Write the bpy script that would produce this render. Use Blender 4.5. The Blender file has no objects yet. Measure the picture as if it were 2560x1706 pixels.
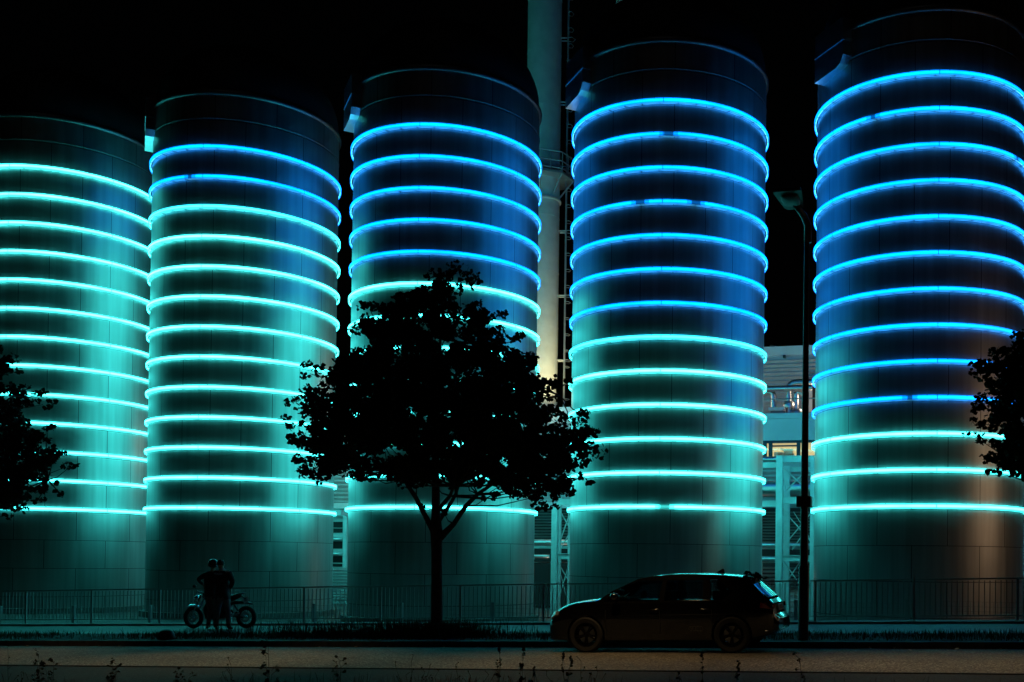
import bpy, bmesh, math, random
from mathutils import Vector, Matrix
random.seed(7)
D = bpy.data
SC = bpy.context.scene
COL = SC.collection
PI = math.pi

# ------------------------------------------------------------------ camera
CZ = 1.63                       # eye height above the road
F, X0, Y0, PITCH, ROLL = 2596.2, 1706.2, 1364.2, 0.01397, 0.01072
cd = D.cameras.new("camera"); cam = D.objects.new("camera", cd); COL.objects.link(cam)
cd.sensor_fit = 'HORIZONTAL'; cd.sensor_width = 36.0
cd.lens = F / 2560 * 36
cd.shift_x = (1280 - X0) / 2560; cd.shift_y = (Y0 - 853) / 2560
cd.clip_start = 0.1; cd.clip_end = 3000
CR = Matrix.Rotation(PI / 2 + PITCH, 4, 'X') @ Matrix.Rotation(ROLL, 4, 'Z')
cam.matrix_world = Matrix.Translation((0, 0, CZ)) @ CR
SC.camera = cam

# ------------------------------------------------------------------ world, moonlight, exposure
w = D.worlds.new("World"); SC.world = w; w.use_nodes = True
nt = w.node_tree; nt.nodes.clear()
sky = nt.nodes.new("ShaderNodeTexSky"); sky.sky_type = 'NISHITA'; sky.sun_disc = False
sky.sun_elevation = math.radians(2); sky.sun_rotation = math.radians(190)
bg = nt.nodes.new("ShaderNodeBackground"); bg.inputs[1].default_value = 0.0002
wo = nt.nodes.new("ShaderNodeOutputWorld")
nt.links.new(sky.outputs[0], bg.inputs[0]); nt.links.new(bg.outputs[0], wo.inputs[0])
SC.view_settings.view_transform = 'Standard'; SC.view_settings.look = 'None'
SC.view_settings.exposure = 0; SC.view_settings.gamma = 1
SC.cycles.use_denoising = True
SC.cycles.max_bounces = 6; SC.cycles.glossy_bounces = 4; SC.cycles.diffuse_bounces = 3
SC.cycles.transparent_max_bounces = 12
SC.cycles.sample_clamp_indirect = 6

# ------------------------------------------------------------------ street frame: s runs along the street, n away from the camera
PHI = math.atan2(0.61778, 2.47382); CC, SN = math.cos(PHI), math.sin(PHI)
def st(s, n, z=0.0): return Vector((CC * s + SN * n, -SN * s + CC * n, z))
SROT = -PHI
def ray(px, py):
    u, v = px - X0, py - Y0
    cr, sr = math.cos(-ROLL), math.sin(-ROLL)
    a, b = u * cr - v * sr, u * sr + v * cr
    d = Vector((a / F, 1.0, -b / F))
    return Matrix.Rotation(PITCH, 3, 'X') @ d
def at_n(px, py, n):             # a pixel of the photo as (s, n, z) on the plane n
    d = ray(px, py); k = n / (SN * d.x + CC * d.y)
    p = d * k
    return (CC * p.x - SN * p.y, n, p.z + CZ)
def gz(s): return CZ - 1.64 + 0.0278 * s      # gutter level along the sloping street
def road_z(s, n):
    xs = [(-60, 0.0), (0, 0.0), (11, 0.03), (15.1, 0.08), (17.0, 0.09), (18.5, 0.06), (20.5, 0.0)]
    for (a, za), (b, zb) in zip(xs, xs[1:]):
        if n <= b: return gz(s) + za + (zb - za) * (n - a) / (b - a)
    return gz(s)
KERB = 0.12
def walk_z(s): return gz(s) + KERB

# ------------------------------------------------------------------ lamps
def lamp(name, typ, loc, energy, color, **kw):
    l = D.lights.new(name, typ); l.energy = energy; l.color = color
    for k, v in kw.items(): setattr(l, k, v)
    o = D.objects.new(name, l); COL.objects.link(o); o.location = loc
    return o
def aim(o, target):
    o.rotation_euler = (Vector(target) - o.location).to_track_quat('-Z', 'Y').to_euler()
WARM = (1.0, 0.66, 0.30)
moon = lamp("moonlight", 'SUN', (0, 0, 60), 0.004, (1.0, 0.95, 0.88), angle=math.radians(0.5))
aim(moon, (10, 30, 0))
yl = lamp("yard_floodlight", 'SPOT', st(-21.0, 56.6, CZ + 8.8), 1300, (1.0, 0.86, 0.42), spot_size=math.radians(80), spot_blend=1.0, shadow_soft_size=0.3)
aim(yl, st(-24.0, 60, CZ + 13.5))
YW = (1.0, 0.80, 0.58)
for s_, n_, z_, e_ in ((-22.2, 52.0, 8.8, 110), (-32.4, 51.5, 6.0, 60), (-12.5, 58.8, 9.4, 35), (-7.0, 58.8, 9.4, 50), (3.5, 58.8, 9.4, 35), (-20.0, 50.5, -0.6, 12), (-10.2, 54.0, -0.9, 10)):
    lamp("yard_lamp", 'POINT', st(s_, n_, CZ + z_), e_, YW, shadow_soft_size=0.3)
sl1 = lamp("warm_side_fill", 'AREA', st(12.5, 37.0, CZ + 4.0), 80, (1.0, 0.62, 0.34), shape='RECTANGLE', size=6.0, size_y=7.0)  # unseen soft area light added to warm the right tank's flank
aim(sl1, st(-1, 41.0, CZ + 3.0))
for s_, e_ in ((-27, 850), (-20, 850), (-13, 850), (-6, 850), (0, 850), (6, 850), (12, 850)):  # unseen warm spots added above the lane, standing in for passing headlamps
    q = lamp("street_light", 'SPOT', st(s_, 16.4, CZ + 4.5), e_, WARM, spot_size=math.radians(74), spot_blend=1.0, shadow_soft_size=0.2)
    aim(q, st(s_, 16.2, -2))

# ------------------------------------------------------------------ materials
def mat(name, color=(0.5, 0.5, 0.5), rough=0.6, metal=0.0, noise=0.0, scale=8.0, bump=0.0, emit=None, estr=0.0, spec=0.5):
    m = D.materials.new(name); m.use_nodes = True
    t = m.node_tree; b = t.nodes["Principled BSDF"]
    b.inputs["Base Color"].default_value = (*color, 1); b.inputs["Roughness"].default_value = rough
    b.inputs["Metallic"].default_value = metal; b.inputs["Specular IOR Level"].default_value = spec
    if emit: b.inputs["Emission Color"].default_value = (*emit, 1); b.inputs["Emission Strength"].default_value = estr
    if noise or bump:
        tc = t.nodes.new("ShaderNodeTexCoord"); nz = t.nodes.new("ShaderNodeTexNoise")
        nz.inputs["Scale"].default_value = scale; nz.inputs["Detail"].default_value = 6
        t.links.new(tc.outputs["Object"], nz.inputs["Vector"])
        if noise:
            mr = t.nodes.new("ShaderNodeMapRange"); mr.inputs[1].default_value = 0.3; mr.inputs[2].default_value = 0.7
            mr.inputs[3].default_value = 1 - noise; mr.inputs[4].default_value = 1 + noise
            mx = t.nodes.new("ShaderNodeVectorMath"); mx.operation = 'SCALE'; mx.inputs[0].default_value = color
            t.links.new(nz.outputs[0], mr.inputs[0]); t.links.new(mr.outputs[0], mx.inputs["Scale"])
            t.links.new(mx.outputs[0], b.inputs["Base Color"])
        if bump:
            bp = t.nodes.new("ShaderNodeBump"); bp.inputs["Strength"].default_value = bump; bp.inputs["Distance"].default_value = 0.02
            t.links.new(nz.outputs[0], bp.inputs["Height"]); t.links.new(bp.outputs[0], b.inputs["Normal"])
    return m

def math_n(t, op, a, b=None, c=None):
    n = t.nodes.new("ShaderNodeMath"); n.operation = op
    for i, v in enumerate((a, b, c)):
        if v is None: continue
        if isinstance(v, (int, float)): n.inputs[i].default_value = v
        else: t.links.new(v, n.inputs[i])
    return n.outputs[0]

R = 4.0
H0, H1, NR = 0.503 * R, 4.376 * R, 13
DH = (H1 - H0) / (NR - 1)
def tank_metal():
    m = mat("brushed_aluminium_cladding", (0.55, 0.56, 0.57), 0.5, 0.97)
    t = m.node_tree; b = t.nodes["Principled BSDF"]
    tc = t.nodes.new("ShaderNodeTexCoord"); sx = t.nodes.new("ShaderNodeSeparateXYZ")
    t.links.new(tc.outputs["Object"], sx.inputs[0])
    ang = math_n(t, 'ARCTAN2', sx.outputs[1], sx.outputs[0])
    zz = sx.outputs[2]
    row = math_n(t, 'DIVIDE', math_n(t, 'SUBTRACT', zz, H0 - 0.12 - 20 * DH), DH)
    rowi = math_n(t, 'FLOOR', row); rowf = math_n(t, 'FRACT', row)
    off = math_n(t, 'MULTIPLY', math_n(t, 'MODULO', rowi, 2.0), 0.5)
    col = math_n(t, 'ADD', math_n(t, 'DIVIDE', math_n(t, 'ADD', ang, 10.0), 2 * PI / 10), off)
    coli = math_n(t, 'FLOOR', col); colf = math_n(t, 'FRACT', col)
    dv = math_n(t, 'ABSOLUTE', math_n(t, 'SUBTRACT', colf, 0.5))
    dh = math_n(t, 'ABSOLUTE', math_n(t, 'SUBTRACT', rowf, 0.5))
    lv = math_n(t, 'GREATER_THAN', dv, 0.5 - 0.0055); lh = math_n(t, 'GREATER_THAN', dh, 0.5 - 0.009)
    line = math_n(t, 'MAXIMUM', lv, lh)
    wn = t.nodes.new("ShaderNodeTexWhiteNoise"); wn.noise_dimensions = '2D'
    cv = t.nodes.new("ShaderNodeCombineXYZ"); t.links.new(coli, cv.inputs[0]); t.links.new(rowi, cv.inputs[1])
    t.links.new(cv.outputs[0], wn.inputs[0])
    # long vertical streaks of weathering
    mp = t.nodes.new("ShaderNodeMapping"); mp.inputs["Scale"].default_value = (2.2, 2.2, 0.10)
    t.links.new(tc.outputs["Object"], mp.inputs[0])
    nz = t.nodes.new("ShaderNodeTexNoise"); nz.inputs["Scale"].default_value = 2.0; nz.inputs["Detail"].default_value = 5
    t.links.new(mp.outputs[0], nz.inputs["Vector"])
    k = math_n(t, 'ADD', math_n(t, 'MULTIPLY', wn.outputs[0], 0.10), math_n(t, 'MULTIPLY', nz.outputs[0], 0.6))
    k = math_n(t, 'ADD', k, 0.52)
    k = math_n(t, 'MULTIPLY', k, math_n(t, 'SUBTRACT', 1.0, math_n(t, 'MULTIPLY', line, 0.8)))
    sc = t.nodes.new("ShaderNodeVectorMath"); sc.operation = 'SCALE'; sc.inputs[0].default_value = (0.64, 0.65, 0.66)
    t.links.new(k, sc.inputs["Scale"]); t.links.new(sc.outputs[0], b.inputs["Base Color"])
    rr = math_n(t, 'ADD', math_n(t, 'MULTIPLY', nz.outputs[0], 0.12), 0.37)
    t.links.new(rr, b.inputs["Roughness"])
    b.inputs["Anisotropic"].default_value = 0.10
    tg = t.nodes.new("ShaderNodeTangent"); tg.direction_type = 'RADIAL'; tg.axis = 'Z'
    t.links.new(tg.outputs[0], b.inputs["Tangent"])
    b.inputs["Anisotropic Rotation"].default_value = 0.25
    # very slight oil-canning of the sheets
    n2 = t.nodes.new("ShaderNodeTexNoise"); n2.inputs["Scale"].default_value = 0.9; n2.inputs["Detail"].default_value = 2
    t.links.new(tc.outputs["Object"], n2.inputs["Vector"])
    bp = t.nodes.new("ShaderNodeBump"); bp.inputs["Strength"].default_value = 0.35; bp.inputs["Distance"].default_value = 0.03
    t.links.new(n2.outputs[0], bp.inputs["Height"]); t.links.new(bp.outputs[0], b.inputs["Normal"])
    return m

def band_mat(name, color, strength):
    m = mat(name, (0.5, 0.5, 0.5), 0.4)
    t = m.node_tree; b = t.nodes["Principled BSDF"]
    b.inputs["Base Color"].default_value = (0.25, 0.27, 0.28, 1)
    b.inputs["Emission Color"].default_value = (*color, 1)
    tc = t.nodes.new("ShaderNodeTexCoord"); sx = t.nodes.new("ShaderNodeSeparateXYZ")
    t.links.new(tc.outputs["Object"], sx.inputs[0])
    ang = math_n(t, 'ADD', math_n(t, 'ARCTAN2', sx.outputs[1], sx.outputs[0]), 10.0)
    seg = math_n(t, 'FRACT', math_n(t, 'DIVIDE', ang, PI / 3))
    j = math_n(t, 'GREATER_THAN', math_n(t, 'ABSOLUTE', math_n(t, 'SUBTRACT', seg, 0.5)), 0.5 - 0.0035)
    sc = math_n(t, 'FRACT', math_n(t, 'DIVIDE', ang, PI / 18))
    dot = math_n(t, 'LESS_THAN', math_n(t, 'ABSOLUTE', math_n(t, 'SUBTRACT', sc, 0.5)), 0.028)
    zt = math_n(t, 'GREATER_THAN', sx.outputs[2], 0.055)
    mask = math_n(t, 'MAXIMUM', j, math_n(t, 'MULTIPLY', dot, zt))
    nz = t.nodes.new("ShaderNodeTexNoise"); nz.inputs["Scale"].default_value = 0.9; nz.inputs["Detail"].default_value = 4
    oi = t.nodes.new("ShaderNodeObjectInfo"); va = t.nodes.new("ShaderNodeVectorMath"); va.operation = 'ADD'
    cb = t.nodes.new("ShaderNodeCombineXYZ"); t.links.new(math_n(t, 'MULTIPLY', oi.outputs["Random"], 60.0), cb.inputs[2])
    t.links.new(tc.outputs["Object"], va.inputs[0]); t.links.new(cb.outputs[0], va.inputs[1])
    t.links.new(va.outputs[0], nz.inputs["Vector"])
    e = math_n(t, 'ADD', 0.45, math_n(t, 'MULTIPLY', nz.outputs[0], 1.1))
    e = math_n(t, 'MULTIPLY', e, math_n(t, 'SUBTRACT', 1.0, math_n(t, 'MULTIPLY', mask, 0.85)))
    # hot core put into the emission: stronger and paler along the band's middle
    az = math_n(t, 'DIVIDE', math_n(t, 'ABSOLUTE', sx.outputs[2]), 0.078)
    core = math_n(t, 'SUBTRACT', 1.0, math_n(t, 'POWER', math_n(t, 'MINIMUM', az, 1.0), 1.6))
    e = math_n(t, 'MULTIPLY', e, math_n(t, 'ADD', 0.5, math_n(t, 'MULTIPLY', core, 0.85)))
    mx = t.nodes.new("ShaderNodeMix"); mx.data_type = 'RGBA'
    mx.inputs[6].default_value = (color[0] * 0.5, color[1] * 0.85, color[2], 1)
    mx.inputs[7].default_value = (min(1, color[0] * 2.1), min(1, color[1] * 1.15), color[2] * 1.03, 1)
    t.links.new(core, mx.inputs[0]); t.links.new(mx.outputs[2], b.inputs["Emission Color"])
    t.links.new(math_n(t, 'MULTIPLY', e, strength), b.inputs["Emission Strength"])
    return m

M = {}
M['tank'] = tank_metal()
M['trim'] = mat("rolled_edge_metal", (0.22, 0.23, 0.24), 0.42, 1.0, 0.1, 3)
M['roof'] = mat("dark_roof_sheet", (0.05, 0.052, 0.055), 0.6, 0.6, 0.1, 3)
M['blue'] = band_mat("blue_lit_diffuser", (0.0, 0.235, 1.0), 3.2)
M['cyan'] = band_mat("cyan_lit_diffuser", (0.02, 0.72, 0.95), 3.8)
M['teal'] = band_mat("teal_lit_diffuser", (0.035, 1.0, 0.87), 6.3)
for c_, col_, e_ in (('blue', (0.0, 0.235, 1.0), 3.2), ('cyan', (0.02, 0.72, 0.95), 3.8), ('teal', (0.035, 1.0, 0.87), 6.3)):
    M[c_ + '_low'] = band_mat(c_ + "_failed_segment", col_, e_ * 0.10); M[c_ + '_half'] = band_mat(c_ + "_dim_segment", col_, e_ * 0.5)
M['led_blue'] = mat("blue_led_tube", (0.8, 0.8, 0.8), 0.4, emit=(0.07, 0.5, 1.0), estr=3.5)
M['led_teal'] = mat("teal_led_tube", (0.8, 0.8, 0.8), 0.4, emit=(0.09, 1.0, 0.85), estr=4.0)
M['unlit'] = mat("unlit_diffuser", (0.10, 0.11, 0.12), 0.4)
M['steel'] = mat("galvanised_steel", (0.42, 0.44, 0.45), 0.45, 0.5, 0.12, 5)
M['paint'] = mat("painted_steel_frame", (0.68, 0.71, 0.72), 0.5, 0.0, 0.12, 2.5)
M['pipe'] = mat("insulated_pipe_jacket", (0.62, 0.63, 0.64), 0.3, 0.9, 0.08, 3)
M['duct'] = mat("duct_sheet_metal", (0.72, 0.74, 0.75), 0.38, 1.0, 0.12, 3)
M['fascia'] = mat("smooth_facade_panel", (0.82, 0.84, 0.85), 0.5, 0.0, 0.05, 1)
M['dark'] = mat("dark_opening", (0.012, 0.013, 0.014), 0.7)
M['chimney'] = mat("painted_chimney_steel", (0.66, 0.67, 0.63), 0.5, 0.0, 0.1, 1.5)
M['railm'] = mat("dark_green_railing_paint", (0.42, 0.46, 0.46), 0.4, 0.4, 0.1, 10)
M['lampm'] = mat("anthracite_mast_paint", (0.05, 0.055, 0.06), 0.4, 0.2, 0.1, 10)
M['bark'] = mat("tree_bark", (0.05, 0.042, 0.035), 0.9, 0, 0.4, 12, 0.6)
M['leaf'] = mat("leaf_green", (0.018, 0.028, 0.014), 0.8, 0, 0.3, 3, spec=0.12)
M['weed'] = mat("dry_weed_stalk", (0.035, 0.036, 0.020), 0.85, 0, 0.3, 5, spec=0.2)
M['grass'] = mat("verge_grass", (0.035, 0.05, 0.02), 0.8, 0, 0.4, 4, spec=0.2)
M['kerb'] = mat("kerb_concrete", (0.10, 0.10, 0.095), 0.85, 0, 0.3, 6, 0.3)
M['earth'] = mat("verge_soil", (0.035, 0.035, 0.028), 0.95, 0, 0.4, 3, 0.5)
M['conc'] = mat("concrete_plinth", (0.22, 0.22, 0.21), 0.85, 0, 0.25, 4, 0.3)
M['tyre'] = mat("black_rubber", (0.006, 0.006, 0.006), 0.75, 0, 0.2, 30, 0.4)
M['rim'] = mat("dark_alloy", (0.025, 0.025, 0.025), 0.3, 0.9)
M['car'] = mat("black_car_paint", (0.003, 0.003, 0.0035), 0.12, 0.0, spec=0.35)
M['car'].node_tree.nodes["Principled BSDF"].inputs["Coat Weight"].default_value = 1.0
M['car'].node_tree.nodes["Principled BSDF"].inputs["Coat Roughness"].default_value = 0.03
M['plastic'] = mat("black_plastic", (0.015, 0.015, 0.016), 0.5)
M['chrome'] = mat("polished_metal", (0.8, 0.8, 0.8), 0.15, 1.0)
M['plate'] = mat("white_number_plate", (0.75, 0.75, 0.72), 0.35)
M['ink'] = mat("black_plate_lettering", (0.01, 0.01, 0.01), 0.5)
M['red'] = mat("red_tail_lamp_lens", (0.22, 0.008, 0.01), 0.15)
M['lens'] = mat("clear_lamp_lens", (0.55, 0.6, 0.62), 0.15, 0.6)
M['skin'] = mat("skin", (0.45, 0.28, 0.20), 0.6)
M['jacket'] = mat("black_jacket_cloth", (0.012, 0.013, 0.015), 0.8, 0, 0.2, 20, 0.3)
M['denim'] = mat("grey_trouser_cloth", (0.2, 0.21, 0.22), 0.85, 0, 0.2, 20, 0.3)
M['boot'] = mat("brown_boot_leather", (0.06, 0.03, 0.02), 0.5)
M['hair'] = mat("dark_hair", (0.02, 0.015, 0.012), 0.7)
M['helm'] = mat("dark_helmet_shell", (0.03, 0.035, 0.04), 0.22, 0.0)
M['grey'] = mat("grey_reflective_print", (0.9, 0.92, 0.92), 0.5)
M['fallen'] = mat("fallen_leaf", (0.5, 0.42, 0.28), 0.6)
M['green'] = mat("lamp_head_enamel", (0.02, 0.024, 0.024), 0.4, 0.2)
def asphalt(name, color, speck, rough=0.75):
    m = mat(name, color, rough)
    t = m.node_tree; b = t.nodes["Principled BSDF"]
    tc = t.nodes.new("ShaderNodeTexCoord")
    vo = t.nodes.new("ShaderNodeTexVoronoi"); vo.inputs["Scale"].default_value = 42
    n1 = t.nodes.new("ShaderNodeTexNoise"); n1.inputs["Scale"].default_value = 15; n1.inputs["Detail"].default_value = 8; n1.inputs["Roughness"].default_value = 0.75
    n2 = t.nodes.new("ShaderNodeTexNoise"); n2.inputs["Scale"].default_value = 0.35; n2.inputs["Detail"].default_value = 4
    for q in (vo, n1, n2): t.links.new(tc.outputs["Object"], q.inputs["Vector"])
    sep = t.nodes.new("ShaderNodeSeparateColor"); t.links.new(vo.outputs["Color"], sep.inputs[0])
    g = math_n(t, 'POWER', sep.outputs[0], 3.0)
    k = math_n(t, 'ADD', math_n(t, 'MULTIPLY', g, speck), math_n(t, 'MULTIPLY', n1.outputs[0], 0.9))
    k = math_n(t, 'MULTIPLY', k, math_n(t, 'ADD', 0.25, math_n(t, 'MULTIPLY', n2.outputs[0], 1.5)))
    sc = t.nodes.new("ShaderNodeVectorMath"); sc.operation = 'SCALE'; sc.inputs[0].default_value = color
    t.links.new(k, sc.inputs["Scale"]); t.links.new(sc.outputs[0], b.inputs["Base Color"])
    b.inputs["Specular IOR Level"].default_value = 0.3
    bp = t.nodes.new("ShaderNodeBump"); bp.inputs["Strength"].default_value = 0.6; bp.inputs["Distance"].default_value = 0.012
    t.links.new(n1.outputs[0], bp.inputs["Height"]); t.links.new(bp.outputs[0], b.inputs["Normal"])
    return m
M['road'] = asphalt("road_asphalt", (0.080, 0.074, 0.066), 2.4, 0.92)
M['path'] = asphalt("pavement_asphalt", (0.16, 0.16, 0.155), 0.8, 0.6)
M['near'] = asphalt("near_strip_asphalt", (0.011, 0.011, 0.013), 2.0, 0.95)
def glass(name, tint, k):
    m = D.materials.new(name); m.use_nodes = True; t = m.node_tree; t.nodes.clear()
    o = t.nodes.new("ShaderNodeOutputMaterial"); mx = t.nodes.new("ShaderNodeMixShader")
    tr = t.nodes.new("ShaderNodeBsdfTransparent"); gl = t.nodes.new("ShaderNodeBsdfGlossy"); fr = t.nodes.new("ShaderNodeFresnel")
    tr.inputs[0].default_value = (*tint, 1); gl.inputs["Roughness"].default_value = 0.03; fr.inputs[0].default_value = k
    t.links.new(fr.outputs[0], mx.inputs[0]); t.links.new(tr.outputs[0], mx.inputs[1]); t.links.new(gl.outputs[0], mx.inputs[2])
    t.links.new(mx.outputs[0], o.inputs[0]); return m
M['glass'] = glass("tinted_car_glass", (0.55, 0.58, 0.6), 1.45)
M['wglass'] = glass("window_glass", (0.9, 0.92, 0.9), 1.4)
M['room'] = mat("lit_interior_wall", (0.6, 0.55, 0.4), 0.8, 0, 0.2, 1.2, emit=(1.0, 0.80, 0.42), estr=0.55)
def ribbed(name, color, pitch, metal=0.3, rough=0.45):
    m = mat(name, color, rough, metal)
    t = m.node_tree; b = t.nodes["Principled BSDF"]
    tc = t.nodes.new("ShaderNodeTexCoord"); nz = t.nodes.new("ShaderNodeTexNoise"); nz.inputs["Scale"].default_value = 1.5
    t.links.new(tc.outputs["Object"], nz.inputs["Vector"])
    sc = t.nodes.new("ShaderNodeVectorMath"); sc.operation = 'SCALE'; sc.inputs[0].default_value = color
    t.links.new(math_n(t, 'ADD', 0.75, math_n(t, 'MULTIPLY', nz.outputs[0], 0.5)), sc.inputs["Scale"])
    t.links.new(sc.outputs[0], b.inputs["Base Color"])
    return m
M['clad'] = ribbed("ribbed_cladding", (0.5, 0.51, 0.52), 0.25)
M['louvre'] = ribbed("louvre_blades", (0.20, 0.22, 0.22), 0.15)

# ------------------------------------------------------------------ mesh helpers
def link(name, mesh, material=None, parent=None, smooth=False):
    o = D.objects.new(name, mesh); COL.objects.link(o)
    if material is not None:
        for mm in (material if isinstance(material, (list, tuple)) else [material]): mesh.materials.append(mm)
    if smooth:
        for p in mesh.polygons: p.use_smooth = True
    if parent is not None: o.parent = parent
    return o
class MB:
    """collects shapes into one mesh"""
    def __init__(self): self.v = []; self.f = []; self.mi = []
    def add(self, vs, fs, mi=0):
        k = len(self.v); self.v += [tuple(p) for p in vs]
        self.f += [tuple(i + k for i in f) for f in fs]; self.mi += [mi] * len(fs)
    def box(self, lo, hi, fn=None, mi=0):
        (a, b, c), (d, e, g) = lo, hi
        vs = [(x, y, z) for x in (a, d) for y in (b, e) for z in (c, g)]
        if fn: vs = [fn(*p) for p in vs]
        self.add(vs, [(0, 1, 3, 2), (4, 6, 7, 5), (0, 4, 5, 1), (2, 3, 7, 6), (0, 2, 6, 4), (1, 5, 7, 3)], mi)
    def tube(self, pts, rad, seg=8, mi=0, cap=True):
        pts = [Vector(p) for p in pts]; n = len(pts)
        if not isinstance(rad, (list, tuple)): rad = [rad] * n
        ring = []; ref = None
        for i, p in enumerate(pts):
            t = (pts[min(i + 1, n - 1)] - pts[max(i - 1, 0)]).normalized()
            if ref is None: ref = Vector((0, 0, 1)) if abs(t.z) < 0.9 else Vector((1, 0, 0))
            a = t.cross(ref).normalized(); b = t.cross(a).normalized(); ref = a.cross(t)
            ring += [p + (a * math.cos(q) + b * math.sin(q)) * rad[i] for q in [2 * PI * k / seg for k in range(seg)]]
        fs = []
        for i in range(n - 1):
            for k in range(seg):
                a = i * seg + k; b = i * seg + (k + 1) % seg
                fs.append((a, b, b + seg, a + seg))
        if cap: fs += [tuple(range(seg - 1, -1, -1)), tuple(range((n - 1) * seg, n * seg))]
        self.add(ring, fs, mi)
    def lathe(self, prof, seg=96, c=(0, 0, 0), mi=0, close=False, a0=0.0, a1=2 * PI):
        """profile of (radius, z) turned about z"""
        full = abs(a1 - a0 - 2 * PI) < 1e-6; m = len(prof); ns = seg if full else seg + 1
        vs = [(c[0] + r * math.cos(a0 + (a1 - a0) * k / seg), c[1] + r * math.sin(a0 + (a1 - a0) * k / seg), c[2] + z) for k in range(ns) for r, z in prof]
        fs = []
        for k in range(seg):
            k2 = (k + 1) % ns
            for i in range(m if close else m - 1):
                i2 = (i + 1) % m
                fs.append((k * m + i, k2 * m + i, k2 * m + i2, k * m + i2))
        self.add(vs, fs, mi)
    def build(self, name, material, parent=None, smooth=False):
        me = D.meshes.new(name); me.from_pydata(self.v, [], self.f); me.update()
        o = link(name, me, material, parent)
        for p, mi in zip(me.polygons, self.mi):
            p.material_index = mi
            if smooth: p.use_smooth = True
        return o
def fixn(o):
    bm = bmesh.new(); bm.from_mesh(o.data); bmesh.ops.recalc_face_normals(bm, faces=bm.faces); bm.to_mesh(o.data); bm.free(); return o
def sharp(o, deg=35):
    me = o.data
    for p in me.polygons: p.use_smooth = True
    try: me.set_sharp_from_angle(angle=math.radians(deg))
    except Exception: pass
    return o
def tag(o, label=None, cat=None, group=None, kind=None):
    if label: o["label"] = label
    if cat: o["category"] = cat
    if group: o["group"] = group
    if kind: o["kind"] = kind
    return o
def empty(name, loc, rz=0.0):
    o = D.objects.new(name, None); COL.objects.link(o); o.location = loc; o.rotation_euler = (0, 0, rz); o.empty_display_size = 0.3
    return o
def copy_obj(o, parent=None):
    c = o.copy(); COL.objects.link(c)
    if parent is not None: c.parent = parent
    return c
def copy_tree(o, parent=None):
    c = copy_obj(o, parent)
    for ch in list(o.children): copy_tree(ch, c)
    return c
def evaluated(o):
    dg = bpy.context.evaluated_depsgraph_get(); me = D.meshes.new_from_object(o.evaluated_get(dg))
    old = o.data; o.modifiers.clear(); o.data = me; return o

# ------------------------------------------------------------------ ground, road, pavement
def sheet(name, material, s0, s1, ns, nlist, zf, kind="structure"):
    vs = []; fs = []; k = len(nlist)
    for i in range(ns + 1):
        s = s0 + (s1 - s0) * i / ns
        for n in nlist: vs.append(st(s, n, zf(s, n)))
    for i in range(ns):
        for j in range(k - 1):
            a = i * k + j; fs.append((a, a + k, a + k + 1, a + 1))
    mb = MB(); mb.add(vs, fs); o = fixn(mb.build(name, material)); tag(o, kind=kind)
    if o.data.polygons[0].normal.z < 0: o.data.flip_normals()
    return o
SITE = CZ - 2.75
sheet("road", M['road'], -120, 90, 60, [15.1, 16, 17, 18.5, 20.5], road_z)
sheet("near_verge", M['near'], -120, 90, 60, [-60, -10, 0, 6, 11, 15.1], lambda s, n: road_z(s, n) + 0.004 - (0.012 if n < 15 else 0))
sheet("verge_ground", M['earth'], -120, 90, 60, [20.65, 21.5, 22.4, 23.0], lambda s, n: walk_z(s) + (0.03 if 21 < n < 22.6 else 0))
sheet("pavement", M['path'], -120, 90, 60, [23.0, 24.4, 26.6], lambda s, n: walk_z(s) + 0.004)
g = MB(); g.box((-500, -500, SITE - 1.2), (500, 900, SITE - 1.0)); tag(g.build("ground", M['earth']), kind="structure")
sheet("yard_ground", M['path'], -120, 90, 6, [27.3, 40, 90], lambda s, n: SITE)
def strip(name, material, n0, n1, zlo, zhi, s0=-120, s1=90):
    mb = MB(); vs = []
    for s in (s0, s1):
        for n in (n0, n1):
            vs += [st(s, n, gz(s) + zlo), st(s, n, gz(s) + zhi)]
    mb.add(vs, [(0, 1, 3, 2), (4, 6, 7, 5), (0, 4, 5, 1), (2, 3, 7, 6), (0, 2, 6, 4), (1, 5, 7, 3)])
    return fixn(mb.build(name, material))
tag(strip("kerb", M['kerb'], 20.5, 20.65, -0.3, KERB + 0.004), kind="structure")
tag(strip("fence_plinth", M['conc'], 26.6, 27.3, -1.6, KERB + 0.06), kind="structure")
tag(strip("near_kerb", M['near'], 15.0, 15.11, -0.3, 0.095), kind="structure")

# ------------------------------------------------------------------ storage tanks with their light rings
PW_ = 1.0316 * R; BH = 0.078
def band_mesh(gaps, name):
    """the curved diffuser; gaps are unlit angles"""
    mb = MB(); seg = 144; ro, ri = PW_, PW_ - 0.012
    prof = [(ri, -BH), (ro, -BH), (ro, BH), (ri, BH)]
    for k in range(seg):
        a = -PI + 2 * PI * k / seg; b = -PI + 2 * PI * (k + 1) / seg
        vs = [(r * math.cos(q), r * math.sin(q), z) for q in (a, b) for r, z in prof]
        m = (a + b) / 2
        dd = min([abs((m - g_ + PI) % (2 * PI) - PI) for g_ in gaps] or [9])
        mi = 1 if dd < 0.024 else (2 if dd < 0.068 else 0)
        mb.add(vs, [(0, 4, 5, 1), (1, 5, 6, 2), (2, 6, 7, 3), (3, 7, 4, 0)], mi)
    return mb
led_mb = MB(); led_mb.lathe([(R + 0.060, -0.045), (R + 0.075, -0.058), (R + 0.090, -0.045), (R + 0.075, -0.032)], 96, close=True)
br_mb = MB(); NB_ = 36; vs = []; fs = []
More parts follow.
